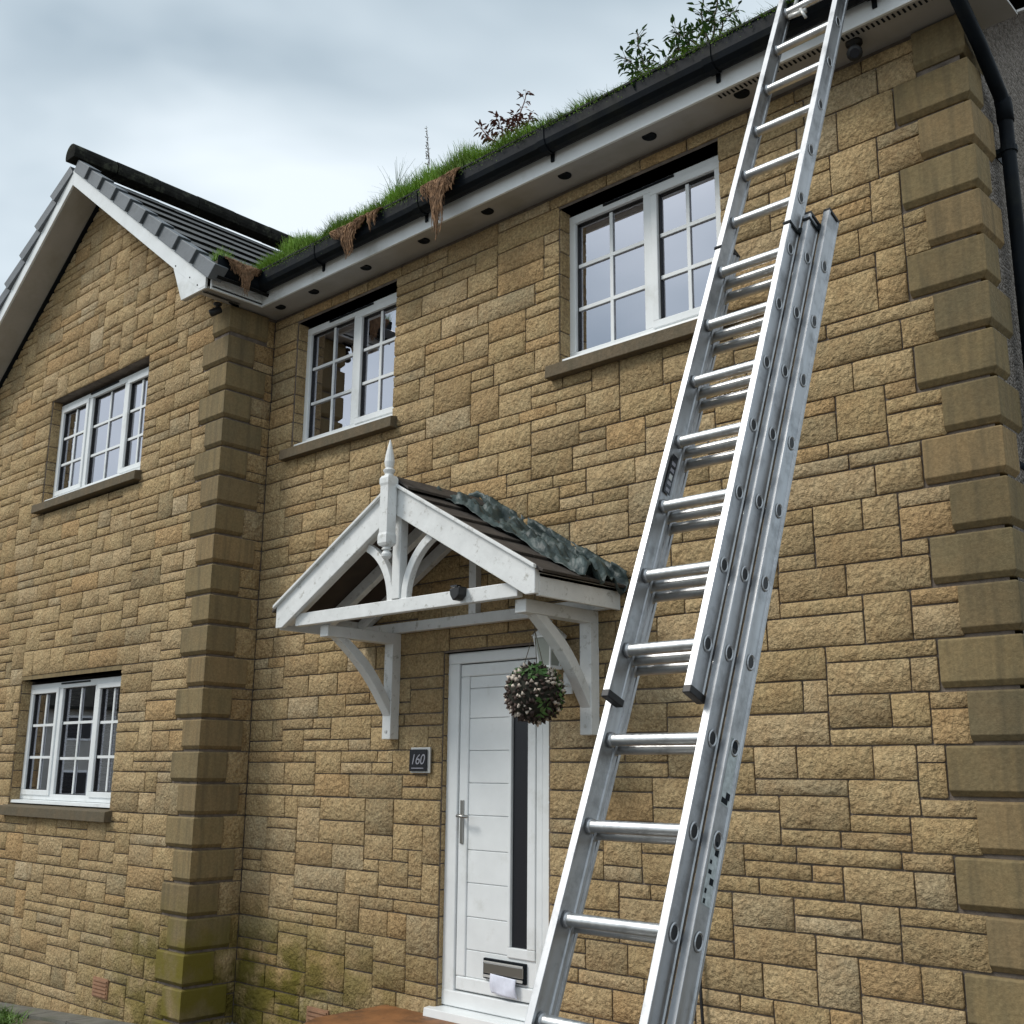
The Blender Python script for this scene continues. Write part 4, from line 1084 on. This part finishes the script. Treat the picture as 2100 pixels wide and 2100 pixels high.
# tall thin seed stalk
q = MB(); p = gpt(2.12); tip = p+Vector((-.03, 0, .52))
q.tube([p, p+Vector((.01, 0, .25)), tip], [.0035, .0026, .001], 5)
for i in range(110):
    t_ = R.uniform(.38, 1); c = p.lerp(tip, t_)+Vector((.012*math.sin(t_*3.14), 0, 0)); d_ = Vector((R.uniform(-1, 1), R.uniform(-1, 1), R.uniform(.3, 1.3))).normalized()*R.uniform(.012, .055)*(1.25-t_)
    q.add([c, c+d_*.6+Vector((.0028, 0, .002)), c+d_, c+d_*.6-Vector((.0028, 0, .002))], [(0, 1, 2, 3)])
o = q.build('seed_stalk', 'twig', fix=False); tag(o, 'tall thin seed stalk standing out of the gutter grass', 'weed')
def plant(name, x, stems, leafmat, stemmat, label, cat, nleaf, ll, lw, droop=.3, young=0, reach=.085):
    base = gpt(x); root = empty(name, base); tag(root, label, cat)
    q = MB(); lf = MB(); lf2 = MB()
    for st in stems:
        pts = [base]+[base+Vector(r_) for r_ in st]; sm = []
        for i in range(len(pts)-1):
            for a in range(4): sm.append(pts[i].lerp(pts[i+1], a/4)+Vector((R.gauss(0, .004), R.gauss(0, .004), 0)))
        sm.append(pts[-1]); n = len(sm)
        q.tube(sm, [.0055*(1-.75*i/n)+.001 for i in range(n)], 6)
        for i in range(nleaf):
            t_ = R.uniform(.15, 1)**.8; f = t_*(n-1); a = int(min(n-2, f)); c = sm[a].lerp(sm[a+1], f-a)
            ax = (sm[a+1]-sm[a]).normalized(); sd = ax.orthogonal().normalized(); sd.rotate(Matrix.Rotation(R.uniform(0, 6.283), 3, ax))
            tw = c+sd*R.uniform(.01, reach)*(1.1-.5*t_)+ax*R.uniform(-.01, .03)
            d_ = (sd+ax*R.uniform(-.2, .7)+Vector((0, 0, -droop*R.random()))).normalized(); l = ll*R.uniform(.6, 1.15)
            wv = d_.cross(Vector((R.uniform(-.4, .4), R.uniform(-.4, .4), 1))).normalized()*lw*R.uniform(.7, 1.1); nn = wv.cross(d_).normalized()
            tgt = lf2 if R.random() < young else lf
            tgt.add([tw, tw+d_*l*.35+wv+nn*.003, tw+d_*l*.75+wv*.7-nn*.002, tw+d_*l-nn*.006, tw+d_*l*.75-wv*.7-nn*.002, tw+d_*l*.35-wv+nn*.003], [(0, 1, 2, 3), (0, 3, 4, 5)])
            if (tw-c).length > .02: q.tube([c, tw], .0012, 4)
    q.build('stem', stemmat, root, smooth=True)
    o = lf.build('foliage', leafmat, root, fix=False); o['kind'] = 'stuff'
    if lf2.v: o = lf2.build('young_foliage', 'leaf_light', root, fix=False); o['kind'] = 'stuff'
    return root
plant('shrub', 4.33, [((-.03, 0, .12), (-.05, 0, .26), (-.02, -.02, .44)), ((.06, 0, .09), (.10, -.02, .15), (.15, 0, .17)), ((-.10, 0, .10), (-.18, 0, .19), (-.24, 0, .24)), ((.02, 0, .15), (.05, 0, .30), (.08, .02, .46)), ((-.08, 0, .06), (-.16, 0, .10), (-.22, 0, .12))],
      'leaf', 'twig', 'taller leafy green shrub rooted in the gutter beside the ladder', 'shrub', 58, .055, .0095, .35, .16)
plant('shrub', 3.95, [((-.05, 0, .12), (-.09, 0, .24), (-.10, 0, .36)), ((-.09, 0, .10), (-.15, 0, .18), (-.19, 0, .25)), ((-.03, 0, .06), (-.08, 0, .09), (-.12, 0, .10)), ((.05, 0, .06), (.12, 0, .09), (.18, 0, .12))],
      'leaf', 'twig', 'smaller leafy shrub in the gutter left of the taller shrub', 'shrub', 44, .055, .0095, .35, .07)
plant('dead_weed', 2.86, [((-.08, 0, .10), (-.17, 0, .18), (-.25, 0, .28)), ((-.04, 0, .12), (-.08, 0, .22), (-.11, 0, .30)), ((.05, 0, .12), (.09, 0, .22), (.14, 0, .36)), ((.01, 0, .10), (.03, 0, .18), (.04, 0, .25)), ((.09, 0, .08), (.14, 0, .14), (.19, 0, .20))],
      'dead', 'dead', 'withered reddish brown weed standing in the gutter grass', 'weed', 52, .048, .0095, .9, 0, .035)
# root mats pushed over the gutter's edge
def roots(x0, x1, ztop, zbot, label, wing=False, n=260):
    q = MB()
    for i in range(n):
        u = R.random(); env = (1-abs(2*u-1)**1.7)
        lobe = .55+.45*math.sin(u*11+x0*7)+.3*noise.noise(Vector((u*6, x0*3, 1)))
        ln = (ztop-zbot)*(.22+.78*env*max(.25, lobe))*R.uniform(.3, 1.1)
        def P(u_, o_, z): return Vector((FX+o_, x0+(x1-x0)*u_, z)) if wing else Vector((x0+(x1-x0)*u_, FY-o_, z))
        k = 6; pts = []; uu = u; oo = R.uniform(.10, .128)
        for j in range(k+1):
            t_ = j/k
            if j == 0: pts.append(P(uu, oo, ztop+.01))
            else:
                uu += R.gauss(0, .02)-(uu-.5)*.06; pts.append(P(uu, .127+.012+.03*math.sin(t_*2.6)*R.uniform(.3, 1.1), ztop-ln*t_))
        r0 = R.uniform(.0016, .0045) if R.random() < .8 else R.uniform(.006, .011)
        q.tube(pts, [r0*(1-.7*j/k) for j in range(k+1)], 4, cap=False)
    o = q.build('root_mat', 'root', smooth=True, fix=False); tag(o, label, 'roots', 'root mats hanging from the gutter'); return o
roots(-.68, -.36, 5.285, 5.03, 'reddish brown root mat hanging at the inner corner of the gutter', True, 420)
roots(1.20, 1.62, 5.285, 5.02, 'wide brown root mat between the gutter corner and the seed stalk', n=420)
roots(1.60, 1.74, 5.285, 5.10, 'small dark root mat just right of the wide one', n=70)
roots(2.14, 2.50, 5.285, 4.90, 'long tapering brown root mat below the seed stalk', n=420)
# weeds on the verge of the path
q = MB()
for i in range(900):
    cl = R.choice(((-2.15, -.72), (-2.3, -.85), (-1.95, -.80), (-2.5, -.7), (-1.7, -.9))); x = cl[0]+R.gauss(0, .10); y = min(-.65, cl[1]+R.gauss(0, .08)); p = Vector((x, y, gz(x, y)-.01)); blade(q, p, R.uniform(.02, .10), Vector((R.gauss(0, .06), R.gauss(0, .06), 0)), R.uniform(.004, .010))
o = q.build('path_weeds', 'weed', fix=False); tag(o, 'low green weeds at the edge of the path', 'weeds', kind='stuff')

# ---------------------------------------------------------------- houses across the road (seen in the window glass)
def far_house(x, y, rot, label):
    h = empty('far_house', (x, y, -.6)); h.rotation_euler.z = rad(rot); tag(h, label, 'house', 'houses across the road')
    def child(q, nm, mt):
        o = q.build(nm, mt); o.parent = h; return o
    q = MB(); q.box(-6, 6, -4, 4, 0, 4.9); q.prism([(-4, 4.9), (4, 4.9), (0, 7.0)], 'x', -5.98, 5.98); child(q, 'wall', 'far_wall')
    q = MB(); q.prism([(-4.4, 4.75), (0, 7.1), (4.4, 4.75), (4.4, 4.9), (0, 7.25), (-4.4, 4.9)], 'x', -6.3, 6.3); child(q, 'roof', 'tile')
    for wx in (-4, -1.2, 2.6):
        for z in (1.0, 3.4):
            q = MB(); q.box(wx-.8, wx+.8, -4.04, -3.98, z, z+1.1); f_ = child(q, 'window', 'upvc'); q = MB(); q.box(wx-.7, wx+.7, -4.06, -4.041, z+.1, z+1.0); g_ = q.build('pane', 'plate'); g_.parent = f_
far_house(-46, -20, 115, 'sandstone house across the road, reflected in the ground floor window')
far_house(-37, -34, 130, 'second sandstone house across the road, nearer and further right')
